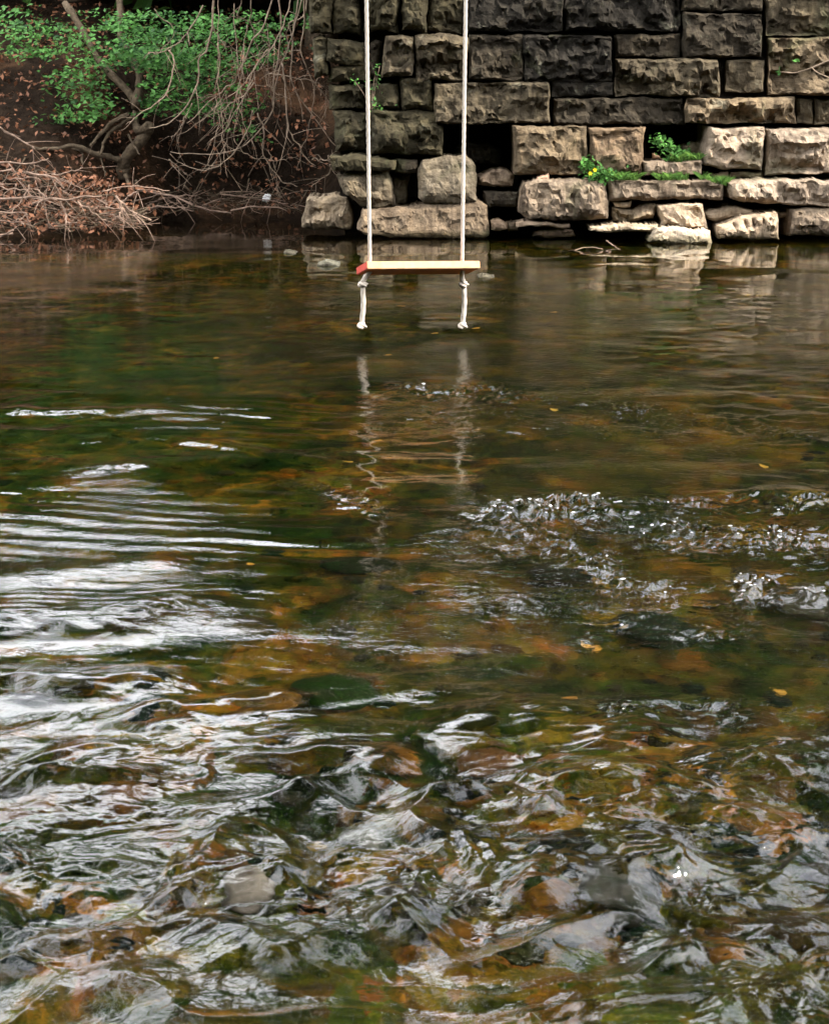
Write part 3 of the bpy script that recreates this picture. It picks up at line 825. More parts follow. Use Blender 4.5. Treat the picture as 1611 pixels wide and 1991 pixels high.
# ================================================================== LOOSE ROCKS
def rock(name, label, top, bot, base_y, **kw):
    kw.setdefault("mat", M_ROCK)
    o = block(name, top, bot, base_y, parent=None, **kw)
    return tag(o, label, "rock", "tumbled rocks at the foot of the wall")
rock("boulder", "pale angular boulder standing in the water at the far left of the rocks", [(587, 425), (598, 384), (650, 381), (672, 385), (686, 410)], [(586, 441), (610, 446), (640, 449), (684, 446)], 13.6, depth=.4, rnd=.05, relief=.05, facets=4, color=(0.22, 0.178, 0.13), step=3.5)
rock("slab", "long flat pale slab lying in the water below the swing", [(693, 432), (706, 409), (760, 407), (870, 397), (928, 390), (950, 402)], [(693, 446), (712, 458), (770, 463), (870, 466), (940, 464), (952, 458)], 13.28, depth=.42, rnd=.05, relief=.022, facets=3, color=(0.135, 0.105, 0.076), step=3.5, slant=0.25, ridges=[(905, 445, 950, 425, .03, .03)])
rock("block_rock", "grey squared block standing upright above the long slab", [(812, 330), (822, 313), (860, 306), (908, 303), (926, 322)], [(812, 385), (820, 396), (870, 398), (928, 394)], 13.32, depth=.4, rnd=.06, relief=.02, facets=3, color=(0.115, 0.098, 0.074), step=3.5, slant=0.1)
rock("leaning_rock", "grey angular rock leaning behind the left rope", [(652, 342), (690, 336), (740, 328), (756, 332)], [(672, 380), (700, 402), (745, 405), (770, 400)], 13.45, depth=.4, rnd=.05, relief=.045, facets=4, color=(0.13, 0.108, 0.078), step=3.5)
rock("dark_rock", "dark wedge of rock between the leaning rock and the squared block", [(758, 342), (798, 338)], [(768, 398), (790, 396)], 13.6, depth=.3, rnd=.04, relief=.04, facets=3, color=(0.10, 0.085, 0.06))
rock("ragged_rock", "ragged brown rock in the dark gap beside the squared block", [(930, 345), (955, 332), (985, 330), (997, 342)], [(930, 362), (960, 364), (997, 362)], 13.42, depth=.35, rnd=.03, relief=.04, facets=3, color=(0.15, 0.115, 0.085), strata=.03)
rock("small_rock", "small brown rock just right of the long slab", [(952, 430), (968, 426), (986, 438)], [(954, 447), (970, 449), (986, 446)], 13.3, depth=.15, rnd=.03, relief=.03, facets=3, color=(0.24, 0.18, 0.13))
rock("small_rock", "tiny dark stone at the waterline left of the big footing block", [(986, 431), (1004, 430)], [(988, 448), (1008, 446)], 13.36, depth=.15, rnd=.02, relief=.02, facets=2, color=(0.13, 0.10, 0.075))
rock("flat_rock", "thin row of broken flat stone under the big footing block", [(1004, 433), (1050, 431), (1108, 435)], [(1006, 442), (1050, 440), (1110, 443)], 13.22, depth=.3, rnd=.015, relief=.02, facets=3, color=(0.32, 0.25, 0.19))
rock("flat_rock", "brown pointed stone half sunk under the footing block", [(1040, 452), (1078, 442), (1112, 446)], [(1036, 462), (1080, 462), (1118, 460)], 13.3, depth=.3, rnd=.02, relief=.03, facets=3, color=(0.22, 0.165, 0.125))
rock("flat_rock", "thin ragged light slab at the waterline left of the white slab", [(1147, 441), (1200, 439), (1279, 435)], [(1150, 449), (1190, 454), (1278, 449)], 13.1, depth=.35, rnd=.012, relief=.025, facets=3, color=(0.30, 0.25, 0.19), step=3)
rock("white_slab", "small bright white slab resting in the water under the wall", [(1274, 446), (1310, 443), (1380, 447)], [(1262, 470), (1300, 477), (1340, 480), (1383, 476)], 12.98, depth=.3, rnd=.03, relief=.03, facets=3, color=(0.38, 0.325, 0.26), step=3, strata=.02)
rock("ragged_rock", "ragged tan stone wedged under the ledge left of the white slab", [(1190, 402), (1230, 408), (1262, 394), (1277, 398)], [(1192, 430), (1240, 432), (1272, 426)], 13.25, depth=.4, rnd=.03, relief=.05, facets=3, color=(0.24, 0.19, 0.135))
rock("flat_rock", "small pale flake lying on the wedged tan stone", [(1192, 394), (1228, 390)], [(1195, 402), (1226, 402)], 13.24, depth=.2, rnd=.012, relief=.02, facets=2, color=(0.36, 0.29, 0.21))
rock("block_rock", "tan propping block directly behind the bright white slab", [(1280, 400), (1320, 396), (1365, 398)], [(1286, 440), (1330, 444), (1376, 446)], 13.14, depth=.4, rnd=.03, relief=.04, facets=3, color=(0.30, 0.24, 0.18), ridges=[(1310, 400, 1345, 442, .02, .04)])
rock("leaf_shaped_rock", "leaf-shaped stone slab lying tilted under the ledge", [(1368, 414), (1400, 404), (1432, 404), (1464, 411)], [(1370, 424), (1392, 431), (1430, 424), (1464, 413)], 13.2, depth=.4, rnd=.03, relief=.03, facets=2, color=(0.24, 0.19, 0.14))
rock("grooved_rock", "toolmarked grooved block tilted at the waterline right of the white slab", [(1396, 440), (1450, 420), (1514, 414)], [(1398, 464), (1450, 468), (1516, 464)], 13.05, depth=.45, rnd=.03, relief=.03, facets=2, color=(0.32, 0.255, 0.19), step=3,
     ridges=[(1424, 432, 1432, 452, .012, -.05), (1446, 426, 1452, 446, .012, -.05), (1462, 424, 1466, 442, .012, -.05), (1482, 422, 1484, 436, .012, -.05), (1496, 422, 1497, 434, .010, -.05), (1400, 450, 1470, 446, .03, .04)])
rock("small_rock", "tan stone filling the gap right of the grooved block", [(1508, 412), (1534, 412)], [(1512, 424), (1536, 424)], 13.3, depth=.3, rnd=.02, relief=.03, facets=2, color=(0.25, 0.2, 0.15))
rock("small_rock", "pale stone lying inside the dark wall niche", [(1330, 284), (1350, 276), (1372, 284)], [(1330, 294), (1350, 300), (1370, 298)], 13.6, depth=.2, rnd=.04, relief=.02, facets=2, color=(0.26, 0.21, 0.16))
rock("small_rock", "little orange-pink stone chip at the niche's left corner", [(1268, 298), (1282, 302)], [(1270, 307), (1286, 308)], 13.38, depth=.06, rnd=.012, relief=.01, facets=2, color=(0.42, 0.27, 0.18))
rock("small_rock", "pinkish stone chip on top of the big footing block", [(1046, 343), (1066, 339)], [(1044, 351), (1068, 350)], 13.25, depth=.08, rnd=.012, relief=.01, facets=2, color=(0.42, 0.28, 0.21))
# stones breaking the water beyond the swing
def water_stone(label, px, py, wdt, hgt, col):
    p = on_water(px, py)
    o = block("water_stone", [(px - wdt / 2, py - hgt * .3), (px - wdt * .2, py - hgt), (px + wdt * .2, py - hgt * .8), (px + wdt / 2, py - hgt * .5)], [(px - wdt / 2, py + 3), (px + wdt / 2, py + 3)], float(p[1]), depth=.16, rnd=.012, relief=.012, facets=2, color=col, mat=M_ROCK, step=2.5)
    return tag(o, label, "rock", "stones breaking the water surface")
water_stone("larger pale stone breaking the water left of the swing seat", 637, 517, 44, 8, (0.19, 0.185, 0.175))
water_stone("small pale stone breaking the water behind the right rope tail", 945, 541, 34, 5, (0.18, 0.16, 0.135))
water_stone("dark stone breaking the water left of the pale boulder", 562, 494, 26, 5, (0.12, 0.11, 0.10))

# ================================================================== THE SWING
SW = on_water(810, 676)
YS = float(SW[1])
swing = empty("rope_swing", (float(SW[0]), YS, 0.28))
tag(swing, "wooden plank swing hanging on two white ropes over the river", "swing")
LTOP, LBOT, RTOP, RBOT = at(713, 508, YS), at(712, 523, YS), at(935, 514.5, YS), at(935, 528, YS)
yaw = math.radians(17); tilt = math.radians(15)
ex = np.array([math.cos(yaw), math.sin(yaw), 0]); ex = ex + np.array([0, 0, (RTOP[2] - LTOP[2]) / (RTOP[0] - LTOP[0])]); ex /= np.linalg.norm(ex)
ey0 = np.array([-math.sin(yaw), math.cos(yaw), 0])
ey = ey0 * math.cos(tilt) + np.array([0, 0, -math.sin(tilt)]); ey -= ex * (ex @ ey); ey /= np.linalg.norm(ey)
ez = np.cross(ex, ey)
LEN = (RTOP[0] - LTOP[0]) / ex[0]; DEP = 0.20; TH = 0.037
def seat_pt(a, b, c): return LTOP + ex * a + ey * b + ez * c
nx, ny = 40, 10
def seat_body():
    bm = bmesh.new()
    vs = [bm.verts.new(seat_pt(a, b, c)) for c in (-TH, 0) for b in (0, DEP) for a in (0, LEN)]
    for q in ((0, 2, 3, 1), (4, 5, 7, 6), (0, 1, 5, 4), (1, 3, 7, 5), (3, 2, 6, 7), (2, 0, 4, 6)):
        bm.faces.new([vs[i] for i in q])
    bmesh.ops.bevel(bm, geom=bm.edges[:], offset=0.003, segments=2, affect='EDGES')
    bmesh.ops.recalc_face_normals(bm, faces=bm.faces)
    me = bpy.data.meshes.new("seat")
    c0 = Vector(swing.location)
    for v in bm.verts: v.co -= c0
    bm.to_mesh(me); bm.free()
    for m in (M_ORANGE, M_CREAM, M_PAINT): me.materials.append(m)
    for p in me.polygons:
        nn = np.array(p.normal)
        if nn @ -ey > 0.8: p.material_index = 1
        elif abs(nn @ ex) > 0.8: p.material_index = 2
    o = bpy.data.objects.new("seat", me); COL.objects.link(o); o.parent = swing
    o["label"] = "plank seat with bare cream front edge, red end and orange underside"
    return o
seat_body()
TOPZ = 6.1
def rope_mesh(path, r, name, parent, twist=55.0):
    path = np.asarray(path, float); n = len(path); k = 12
    T = np.gradient(path, axis=0); T /= np.linalg.norm(T, axis=1)[:, None]
    s = np.concatenate([[0], np.cumsum(np.linalg.norm(np.diff(path, axis=0), axis=1))])
    V = []; F = []
    for i in range(n):
        a = np.cross(T[i], [0, 1, 0.01]); a /= np.linalg.norm(a); b = np.cross(T[i], a)
        for j in range(k):
            t = 2 * math.pi * j / k
            q = r * (0.88 + 0.14 * abs(math.cos(1.5 * (t + twist * s[i]))))
            V.append(path[i] + q * (math.cos(t) * a + math.sin(t) * b))
    for i in range(n - 1):
        for j in range(k): F.append((i * k + j, i * k + (j + 1) % k, (i + 1) * k + (j + 1) % k, (i + 1) * k + j))
    F.append(tuple(range(k))); F.append(tuple((n - 1) * k + j for j in range(k))[::-1])
    return mesh_obj(name, V, F, M_ROPE, parent, True)
def knob(p, rx, rz, name, parent, seed, fray=False):
    bm = bmesh.new(); bmesh.ops.create_uvsphere(bm, u_segments=20, v_segments=14, radius=1)
    V = np.array([v.co[:] for v in bm.verts]); F = [tuple(v.index for v in f.verts) for f in bm.faces]; bm.free()
    q = 1 + 0.16 * np.sin(3 * np.arctan2(V[:, 1], V[:, 0]) + 5 * V[:, 2] + seed) + 0.08 * perlin(V[:, 0] * 3 + seed, V[:, 1] * 3, V[:, 2] * 3)
    V = V * q[:, None] * np.array([rx, rx, rz])
    if fray: V[:, :2] *= (1.0 - 0.45 * V[:, 2:3] / rz)
    return mesh_obj(name, V + p, F, M_ROPE, parent, True)
for side in (0, 1):
    hole = seat_pt(0.040 if side == 0 else LEN - 0.062, DEP * 0.45, 0)
    under = hole - ez * TH
    xpix = 714 if side == 0 else 904
    topp = np.array([at(xpix, 20, hole[1])[0] + (-0.03 if side == 0 else 0.03), hole[1], TOPZ])
    tt = np.linspace(0, 1, 1300)[:, None]; rp = np.vstack([topp * (1 - tt) + hole * tt, [under]])
    rope = rope_mesh(rp, 0.0092, "rope", swing)
    kn = at(705 if side == 0 else 901, 553, under[1]); en = at(703 if side == 0 else 899, 630, under[1])
    tail = spline([under + [0, 0, 0.004], (under * 0.45 + kn * 0.55) + [(-.008 if side == 0 else -.004), 0, 0], kn, (kn + en) / 2 + [0.006, 0, 0], en], 110)
    rt = rope_mesh(tail, 0.0125, "rope_tail", swing, 40)
    knob(kn, 0.024, 0.015, "knot", rt, side * 2.1)
    knob(en - np.array([0, 0, .004]), 0.021, 0.020, "frayed_end", rt, 4 + side, True)

# ================================================================== VEGETATION
def leaf_cloud(name, centers, size, mat, parent=None, n_each=30, spread=(.12, .12, .06), flat=0.6, seed=1, elong=1.7):
    r = np.random.RandomState(seed)
    V = []; F = []; tone = []
    k = 0
    for c in centers:
        base = r.uniform(0, 1)
        for _ in range(n_each):
            p = np.asarray(c) + r.normal(size=3) * spread
            nrm = r.normal(size=3) * (1 - flat) + np.array([0, -0.25, 1.0]) * flat; nrm /= np.linalg.norm(nrm)
            a = np.cross(nrm, r.normal(size=3)); a /= np.linalg.norm(a); b = np.cross(nrm, a)
            s = size * r.uniform(.6, 1.3)
            V += [p - a * s * elong / 2, p + b * s / 2 - a * s * 0.1 + nrm * s * 0.12, p + a * s * elong / 2, p - b * s / 2 - a * s * 0.1 + nrm * s * 0.12]
            F += [(k, k + 1, k + 2), (k, k + 2, k + 3)]
            tv = np.clip(base * 0.6 + r.uniform(0, .45), 0, 1); tone += [tv] * 4
            k += 4
    o = mesh_obj(name, V, F, mat, parent, False)
    at_ = o.data.attributes.new("tone", 'FLOAT', 'POINT'); at_.data.foreach_set("value", np.array(tone, np.float32))
    o["kind"] = "stuff"
    return o
def px_path(pts, Y0, Y1, n=24):
    m = len(pts); P = [at(x, y, Y0 + (Y1 - Y0) * i / (m - 1)) for i, (x, y) in enumerate(pts)]
    return spline(P, n)
def limb(name, pts, Y0, Y1, r0, r1, mat, parent, n=26, k=7, twigs=0, seed=0, kink=0.012):
    P = px_path(pts, Y0, Y1, n)
    r = np.random.RandomState(seed)
    s = np.arange(n)
    P = P + kink * np.stack([perlin(s * .35, s * 0 + seed, .5), perlin(s * .35, s * 0 + seed, 7.5), perlin(s * .35, s * 0 + seed, 3.5)], 1)
    rad = np.linspace(r0, r1, n) * (1 + 0.10 * r.normal(size=n))
    mb = MB(); mb.add(*tube(P, rad, k, seed))
    for _ in range(twigs):
        i = r.randint(n // 6, n - 1); d = P[i] - P[i - 1]; d /= np.linalg.norm(d)
        dd = d * 0.5 + r.normal(size=3) * 0.6 + np.array([0, 0, -.25]); dd /= np.linalg.norm(dd)
        L = r.uniform(.08, .35)
        Q = spline([P[i], P[i] + dd * L * .5 + r.normal(size=3) * .012, P[i] + dd * L + [0, 0, -.05 * L] + r.normal(size=3) * .02], 6)
        mb.add(*tube(Q, np.linspace(rad[i] * .5, .0012, 6), 5, 1))
    return mb.build(name, mat, parent)

# the twisted tree on the left bank
tree = empty("twisted_tree", tuple(at(245, 345, 14.9)))
tag(tree, "twisted bare-stemmed tree with exposed roots on the left bank", "tree")
limb("trunk", [(243, 345), (240, 318), (262, 288), (286, 262), (288, 243)], 14.8, 14.6, .055, .045, M_BARK, tree, kink=.01)
limb("trunk", [(288, 250), (270, 254), (262, 232), (264, 208), (250, 180), (222, 150), (196, 120), (160, 60), (125, 5)], 14.6, 15.2, .034, .03, M_BARK, tree)
limb("trunk", [(264, 212), (270, 165), (258, 120), (240, 70), (228, -20)], 14.75, 15.7, .036, .03, M_BARK, tree, kink=.03)
for i, (pts, r0, r1) in enumerate([
        ([(250, 225), (222, 235), (196, 262), (176, 285)], .022, .012), ([(258, 228), (225, 250), (205, 270), (196, 300)], .018, .01), ([(236, 312), (190, 300), (150, 285), (90, 290), (60, 288)], .03, .012),
        ([(140, 285), (160, 296), (160, 318), (150, 340), (138, 350)], .02, .008), ([(193, 293), (200, 320), (206, 345)], .010, .004), ([(250, 262), (262, 285), (272, 300)], .011, .005),
        ([(244, 340), (252, 362), (250, 380)], .02, .01), ([(265, 350), (268, 372), (264, 384)], .014, .008)]):
    limb("root", pts, 14.7, 14.5, r0, r1, M_BARK, tree, seed=i)
cl = []
r6 = np.random.RandomState(21)
regs = [(25, 35, 140, 115, 26), (115, 130, 205, 232, 34), (160, 25, 330, 130, 60), (225, 25, 430, 130, 80), (280, 90, 430, 220, 70), (95, 220, 160, 244, 10), (400, 30, 560, 130, 46), (380, 120, 460, 225, 30), (420, 180, 520, 270, 12), (-60, 20, 60, 120, 16), (290, 195, 340, 215, 8), (600, 15, 640, 60, 8)]
for x0, y0, x1, y1, n_ in regs:
    for _ in range(n_):
        cl.append(at(r6.uniform(x0, x1), r6.uniform(y0, y1), r6.uniform(14.3, 15.6)))
leaf_cloud("foliage", cl, .031, M_LEAF, tree, 17, (.08, .09, .024), 0.68, 4)

# drooping bare bush
bush = empty("drooping_bush", tuple(at(600, 330, 14.4)))
tag(bush, "bush of bare drooping branches hanging over the bank beside the wall", "bush")
DROOP = [
    ([(600, -40), (592, 30), (560, 45), (568, 90), (566, 140), (575, 170), (600, 215), (640, 270), (672, 296)], .0085),
    ([(596, -30), (593, 40), (588, 95), (600, 140), (625, 175), (650, 208), (672, 220)], .0085),
    ([(540, -30), (515, 50), (490, 78), (478, 120), (452, 160), (432, 175), (400, 210), (360, 240)], .0085),
    ([(540, -30), (545, 60), (540, 110), (535, 150), (530, 205), (505, 255), (470, 285), (415, 300), (360, 298), (330, 295)], .008),
    ([(550, 120), (556, 180), (560, 240), (570, 270), (590, 300), (612, 325)], .0075),
    ([(415, -20), (414, 50), (405, 95), (388, 115), (384, 160), (372, 190), (340, 230), (315, 245), (290, 252)], .0085),
    ([(395, 10), (360, 70), (325, 95), (290, 105)], .006),
    ([(330, 95), (337, 120), (328, 170), (300, 205), (272, 220), (245, 245)], .007),
    ([(412, 50), (430, 80), (450, 95), (470, 98)], .005), ([(470, -10), (462, 30), (490, 42), (512, 42)], .005),
    ([(505, 70), (520, 85), (545, 105), (555, 125)], .006), ([(520, 95), (498, 130), (490, 160), (470, 200), (450, 235), (405, 280)], .006),
    ([(490, 215), (484, 250), (460, 290), (430, 320), (395, 330), (350, 318), (330, 300)], .006),
    ([(500, 222), (512, 245), (510, 285), (525, 320), (550, 355), (580, 362)], .007),
    ([(612, 52), (640, 75), (680, 85), (705, 90)], .005), ([(615, 55), (630, 90), (635, 110)], .004), ([(620, 18), (660, 45), (710, 62), (760, 55)], .005),
    ([(525, 145), (570, 150), (620, 160), (640, 175)], .005), ([(640, 175), (700, 158), (760, 140)], .0035), ([(604, 118), (640, 140), (645, 210), (655, 220)], .004),
    ([(520, 135), (520, 165), (535, 180), (550, 185)], .004), ([(605, 310), (640, 312), (665, 305)], .006), ([(637, 300), (640, 335), (605, 365)], .007),
    ([(440, 185), (446, 225), (440, 270), (410, 330)], .005), ([(490, 160), (470, 190), (440, 210), (420, 255), (405, 320)], .005), ([(372, 200), (350, 250), (335, 270)], .005),
    ([(580, -20), (575, 40), (560, 90), (545, 140), (530, 180), (532, 225)], .007), ([(570, -20), (560, 30), (535, 80), (505, 120), (470, 165), (440, 190)], .006),
    ([(590, 0), (570, 60), (545, 70), (530, 90), (505, 140)], .005), ([(300, 20), (340, 60), (310, 100), (280, 110)], .004), ([(330, 310), (350, 330), (375, 345)], .006),
    ([(700, 110), (650, 150), (620, 165)], .003), ([(455, 270), (480, 300), (540, 310), (585, 300)], .004), ([(520, 290), (536, 330), (538, 380)], .0045),
]
r12 = random.Random(14)
for _ in range(8):
    x0 = r12.uniform(400, 620); dx = r12.uniform(-150, 90); L = r12.uniform(140, 330); y0 = r12.uniform(-30, 90)
    DROOP.append(([(x0, y0), (x0 + dx * .12, y0 + L * .35), (x0 + dx * .45, y0 + L * .7), (x0 + dx, y0 + L)], r12.uniform(.003, .0055)))
for i, (pts, r) in enumerate(DROOP):
    y0 = 14.15 - 0.5 * ((i * 37) % 10) / 10
    limb("branch", pts, y0, y0 + 0.35 * (((i * 13) % 7) / 7 - .3), r * 1.0, r * 0.45, M_TWIG, bush, n=30, k=6, twigs=7, seed=i, kink=.02)
bl = [at(r6.uniform(420, 620), r6.uniform(120, 330), r6.uniform(13.8, 14.6)) for _ in range(26)]
leaf_cloud("withered_leaf", bl, .035, M_DEAD, bush, 3, (.06, .06, .06), 0.2, 8)

# brush and driftwood along the waterline
DRIFT = [([(-30, 230), (45, 275), (70, 290)], .010), ([(-30, 318), (60, 318), (95, 308)], .008), ([(50, 335), (95, 342), (110, 350), (125, 365)], .010), ([(100, 342), (140, 332), (160, 326)], .007),
         ([(-30, 386), (60, 384), (110, 388), (160, 384), (200, 382)], .012), ([(65, 397), (95, 386), (112, 388)], .010), ([(118, 390), (126, 415), (128, 435), (135, 450)], .010), ([(128, 432), (140, 434), (155, 430)], .008),
         ([(225, 380), (250, 405), (262, 418), (276, 436)], .010), ([(240, 390), (262, 376), (270, 370)], .010), ([(236, 394), (234, 418), (233, 426)], .009), ([(-30, 410), (50, 415), (30, 430)], .008),
         ([(-30, 425), (35, 432), (45, 436)], .007), ([(60, 360), (40, 390), (20, 420)], .006), ([(70, 370), (95, 385)], .006), ([(150, 392), (180, 412), (205, 430)], .006),
         ([(268, 372), (330, 380), (370, 395), (410, 410), (450, 412)], .012), ([(280, 400), (330, 385), (380, 380)], .008), ([(290, 402), (340, 404), (375, 410)], .009), ([(430, 375), (480, 385), (520, 390), (560, 395)], .008), ([(450, 410), (500, 402), (560, 408)], .009),
         ([(20, 350), (60, 345), (80, 352)], .006), ([(-30, 362), (20, 366), (60, 372)], .007), ([(200, 372), (260, 362), (330, 372)], .006)]
DRIFT_LABELS = ["bleached branch slanting down from the picture's left edge above the brush", 'pale branch lying level at the left edge under the slanting branch', 'pinkish kinked branch over the dark hollow in the brush', 'thin side branch rising right from the kinked branch', 'longest level pale branch crossing the whole brush pile', 'short branch joining the long level branch from below', 'branch bending straight down into the water from the long level branch', 'short stub branching right just above the water beside the bent branch', "branch slanting right into the water at the brush pile's right end", "tan forked branch rising right at the brush pile's right end", 'short vertical tan branch dipping to the water below the fork', 'bleached branch hooking back at the left edge low in the brush', "lowest branch of the brush at the picture's left edge", 'thin stick leaning left through the middle of the brush', 'short stick lying above the long level branch', 'thin branch pointing down right below the long level branch', "long grey branch sagging along the bank's waterline right of the brush", 'thin tan branch rising right behind the sagging grey branch', "tan branch lying at the water's edge under the sagging grey branch", 'thin branch on the bank between the sagging branch and the white scrap', 'branch lying at the waterline below the white scrap of litter', 'short thin stick at the top of the brush near the left edge', 'stick lying level at the left edge above the long level branch', "thin branch lying along the bank at the twisted tree's foot"]
for i, (pts, r) in enumerate(DRIFT):
    yb = 13.35 if pts[0][0] < 260 else 14.75
    mb_o = limb("driftwood_branch", pts, yb + .1 * ((i * 7) % 5 - 2) * .5, yb - .12, r, r * .5, M_DRIFT, None, n=20, k=6, twigs=4, seed=60 + i, kink=.015)
    tag(mb_o, DRIFT_LABELS[i], "branch", "driftwood at the left waterline")
mb = MB(); mb2 = MB(); r7 = np.random.RandomState(31)
for i in range(520):
    px = r7.uniform(-120, 275) if i < 400 else r7.uniform(270, 590)
    lo = 300 + 110 * max(0, px) / 275 if px < 275 else 375
    py = r7.uniform(lo, 455 - 20 * max(0, px) / 275) if px < 275 else r7.uniform(370, 412)
    Y = 13.3 + (455 - py) / 150 * 1.0 + r7.uniform(-.15, .15) if px < 275 else r7.uniform(14.6, 14.9)
    p = at(px, py, Y); ang = r7.normal(0, .6); L = r7.uniform(.06, .35)
    d = np.array([math.cos(ang), r7.normal(0, .4), math.sin(ang) * .8]) * (1 if r7.rand() < .5 else -1)
    Q = spline([p - d * L / 2, p + r7.normal(size=3) * .02, p + d * L / 2], 5)
    (mb if i % 3 == 0 else mb2).add(*tube(Q, np.linspace(min(.012, .0032 * math.exp(.6 * r7.normal())), .0012, 5), 4))
o = mb.build("brush_pile", M_DRIFT); tag(o, "tangle of fine bleached twigs heaped along the left waterline", "twigs", None, "stuff")
o = mb2.build("brush_pile", M_BARK); tag(o, "tangle of fine dark twigs heaped along the left waterline", "twigs", None, "stuff")
dl = []
for i in range(1500):
    if i < 330:
        px = r7.uniform(-100, 275); py = r7.uniform(300 + 60 * max(0, px) / 275, 450); dl.append(at(px, py, 13.35 + (455 - py) / 150 * 1.0 + r7.uniform(-.1, .25)))
    else:
        X = r7.uniform(-4.5, -.8); Y = float(shore_y(np.array(X))) + r7.uniform(.02, 3.2); dl.append(np.array([X, Y, float(bank_z(np.array(X), np.array(Y))) + .012]))
o = leaf_cloud("leaf_litter", dl, .030, M_DEAD, None, 5, (.09, .09, .012), 0.55, 9)
tag(o, "brown fallen leaves scattered over the bank and brush", "leaves", None, "stuff")
o = block("litter_scrap", [(512, 383), (520, 377), (526, 379)], [(511, 391), (519, 393), (525, 390)], 14.75, depth=.03, rnd=.008, relief=.006, facets=2, color=(.8, .8, .8), mat=M_LITTER, step=2)
tag(o, "small white scrap of litter on the bank near the boulder", "litter")

# plants in the wall
def plant(name, label, pts, Y, kind, seed, flowers=(), dens=9):
    p0 = at(*pts[0], Y)
    root = empty(name, tuple(p0)); tag(root, label, "plant", "weeds growing in the wall")
    r = np.random.RandomState(seed)
    if kind == "leafy":
        cs = [at(x, y, Y + r.uniform(-.06, .06)) for x, y in pts for _ in range(4)]
        leaf_cloud("foliage", cs, .026 if dens > 5 else .018, M_LEAF, root, dens, (.04, .05, .025), .6, seed)
        mbs = MB()
        for x, y in pts:
            q = at(x, y, Y); mbs.add(*tube(spline([p0 + [0, 0, -.03], (p0 + q) / 2 + [0, .02, 0], q], 6), .002, 4))
        mbs.build("stem", M_TWIG, root)
    else:
        V = []; F = []; tone = []; k = 0
        xs = [p[0] for p in pts]
        cl_ = r.uniform(min(xs), max(xs), 9)
        for _ in range(230):
            x = np.clip(cl_[r.randint(9)] + r.normal(0, 5), min(xs), max(xs)); y = np.interp(x, xs, [p[1] for p in pts])
            b0 = at(x, y, Y + r.uniform(-.07, .07)); b0[2] = p0[2] + (b0[2] - p0[2]) * .9
            h = r.uniform(.02, .085); ln = np.array([r.normal(0, .5), r.normal(-.2, .4), 1.0]) * h; wv = np.array([.0025, 0, 0])
            V += [b0 - wv, b0 + wv, b0 + ln * .6 + wv * .8 + [0, 0, 0], b0 + ln + np.array([ln[0], ln[1], -h * .25]) * .5]
            F += [(k, k + 1, k + 2), (k, k + 2, k + 3)]; tv = r.uniform(0, 1); tone += [tv] * 4; k += 4
        o = mesh_obj("blades", V, F, M_GRASS, root, False)
        aa = o.data.attributes.new("tone", 'FLOAT', 'POINT'); aa.data.foreach_set("value", np.array(tone, np.float32)); o["kind"] = "stuff"
    for (fx, fy) in flowers:
        c = at(fx, fy, Y - .06); V = []; F = []
        for i in range(6):
            a = i * math.pi / 3; a1 = a + .5; a0 = a - .5
            V += [c, c + .011 * np.array([math.cos(a0), -.3, math.sin(a0)]), c + .017 * np.array([math.cos(a), -.5, math.sin(a)]), c + .011 * np.array([math.cos(a1), -.3, math.sin(a1)])]
            F.append((4 * i, 4 * i + 1, 4 * i + 2, 4 * i + 3))
        fs_ = mesh_obj("flower_stem", *tube(spline([c + [0, .002, 0], c + [.004, .02, -.05], c + [0, .04, -.09]], 6), .0016, 4), M_GRASS, root)
        mesh_obj("flower", V, F, M_YFLOWER, fs_, False)
plant("leafy_plant", "leafy green plant growing in the dark wall niche", [(1310, 304), (1278, 268), (1290, 282), (1302, 290), (1318, 296), (1330, 300)], 13.4, "leafy", 41)
plant("moss_tuft", "bright mossy tuft on the flat stone inside the niche", [(1305, 314), (1335, 313), (1360, 310)], 13.36, "grass", 42)
plant("flowering_weed", "small weed with three yellow flowers on the footing ledge", [(1160, 348), (1150, 340), (1168, 336), (1180, 342), (1190, 340)], 13.22, "leafy", 43, ((1147, 337), (1156, 330), (1187, 333)))
plant("grass_tuft", "green grass tuft right of the yellow-flowered weed", [(1185, 350), (1215, 350), (1246, 351)], 13.22, "grass", 44)
plant("grass_tuft", "green grass strip under the small flat stone of the niche", [(1280, 351), (1330, 350), (1366, 349)], 13.24, "grass", 45)
plant("grass_tuft", "thin grass tuft in the corner between the two ledge stones", [(1385, 356), (1400, 358), (1412, 362)], 13.24, "grass", 46)
plant("leafy_plant", "small dark green sprig in the crack between the chipped block and its neighbour", [(1143, 328), (1141, 320), (1144, 316)], 13.28, "leafy", 47)
plant("creeper", "thin green creeper sprigs on the wall's shaded left end", [(722, 205), (738, 128), (728, 150), (690, 158), (735, 208), (722, 175)], 13.38, "leafy", 48, (), 3)
# budding twig entering from the right
tw = empty("budding_twig", tuple(at(1611, 120, 12.6)))
tag(tw, "thin budding twig reaching in from the right edge before the wall", "branch")
limb("branch", [(1720, 60), (1640, 105), (1585, 128), (1550, 141), (1515, 140)], 12.4, 12.7, .010, .004, M_TWIG, tw, seed=3, kink=.004)
limb("branch", [(1575, 130), (1590, 142), (1630, 160)], 12.5, 12.5, .005, .004, M_TWIG, tw, seed=4, kink=.004)
leaf_cloud("bud", [at(1512, 139, 12.7), at(1547, 116, 12.6)], .022, M_LEAF, tw, 5, (.008, .008, .008), .3, 12)
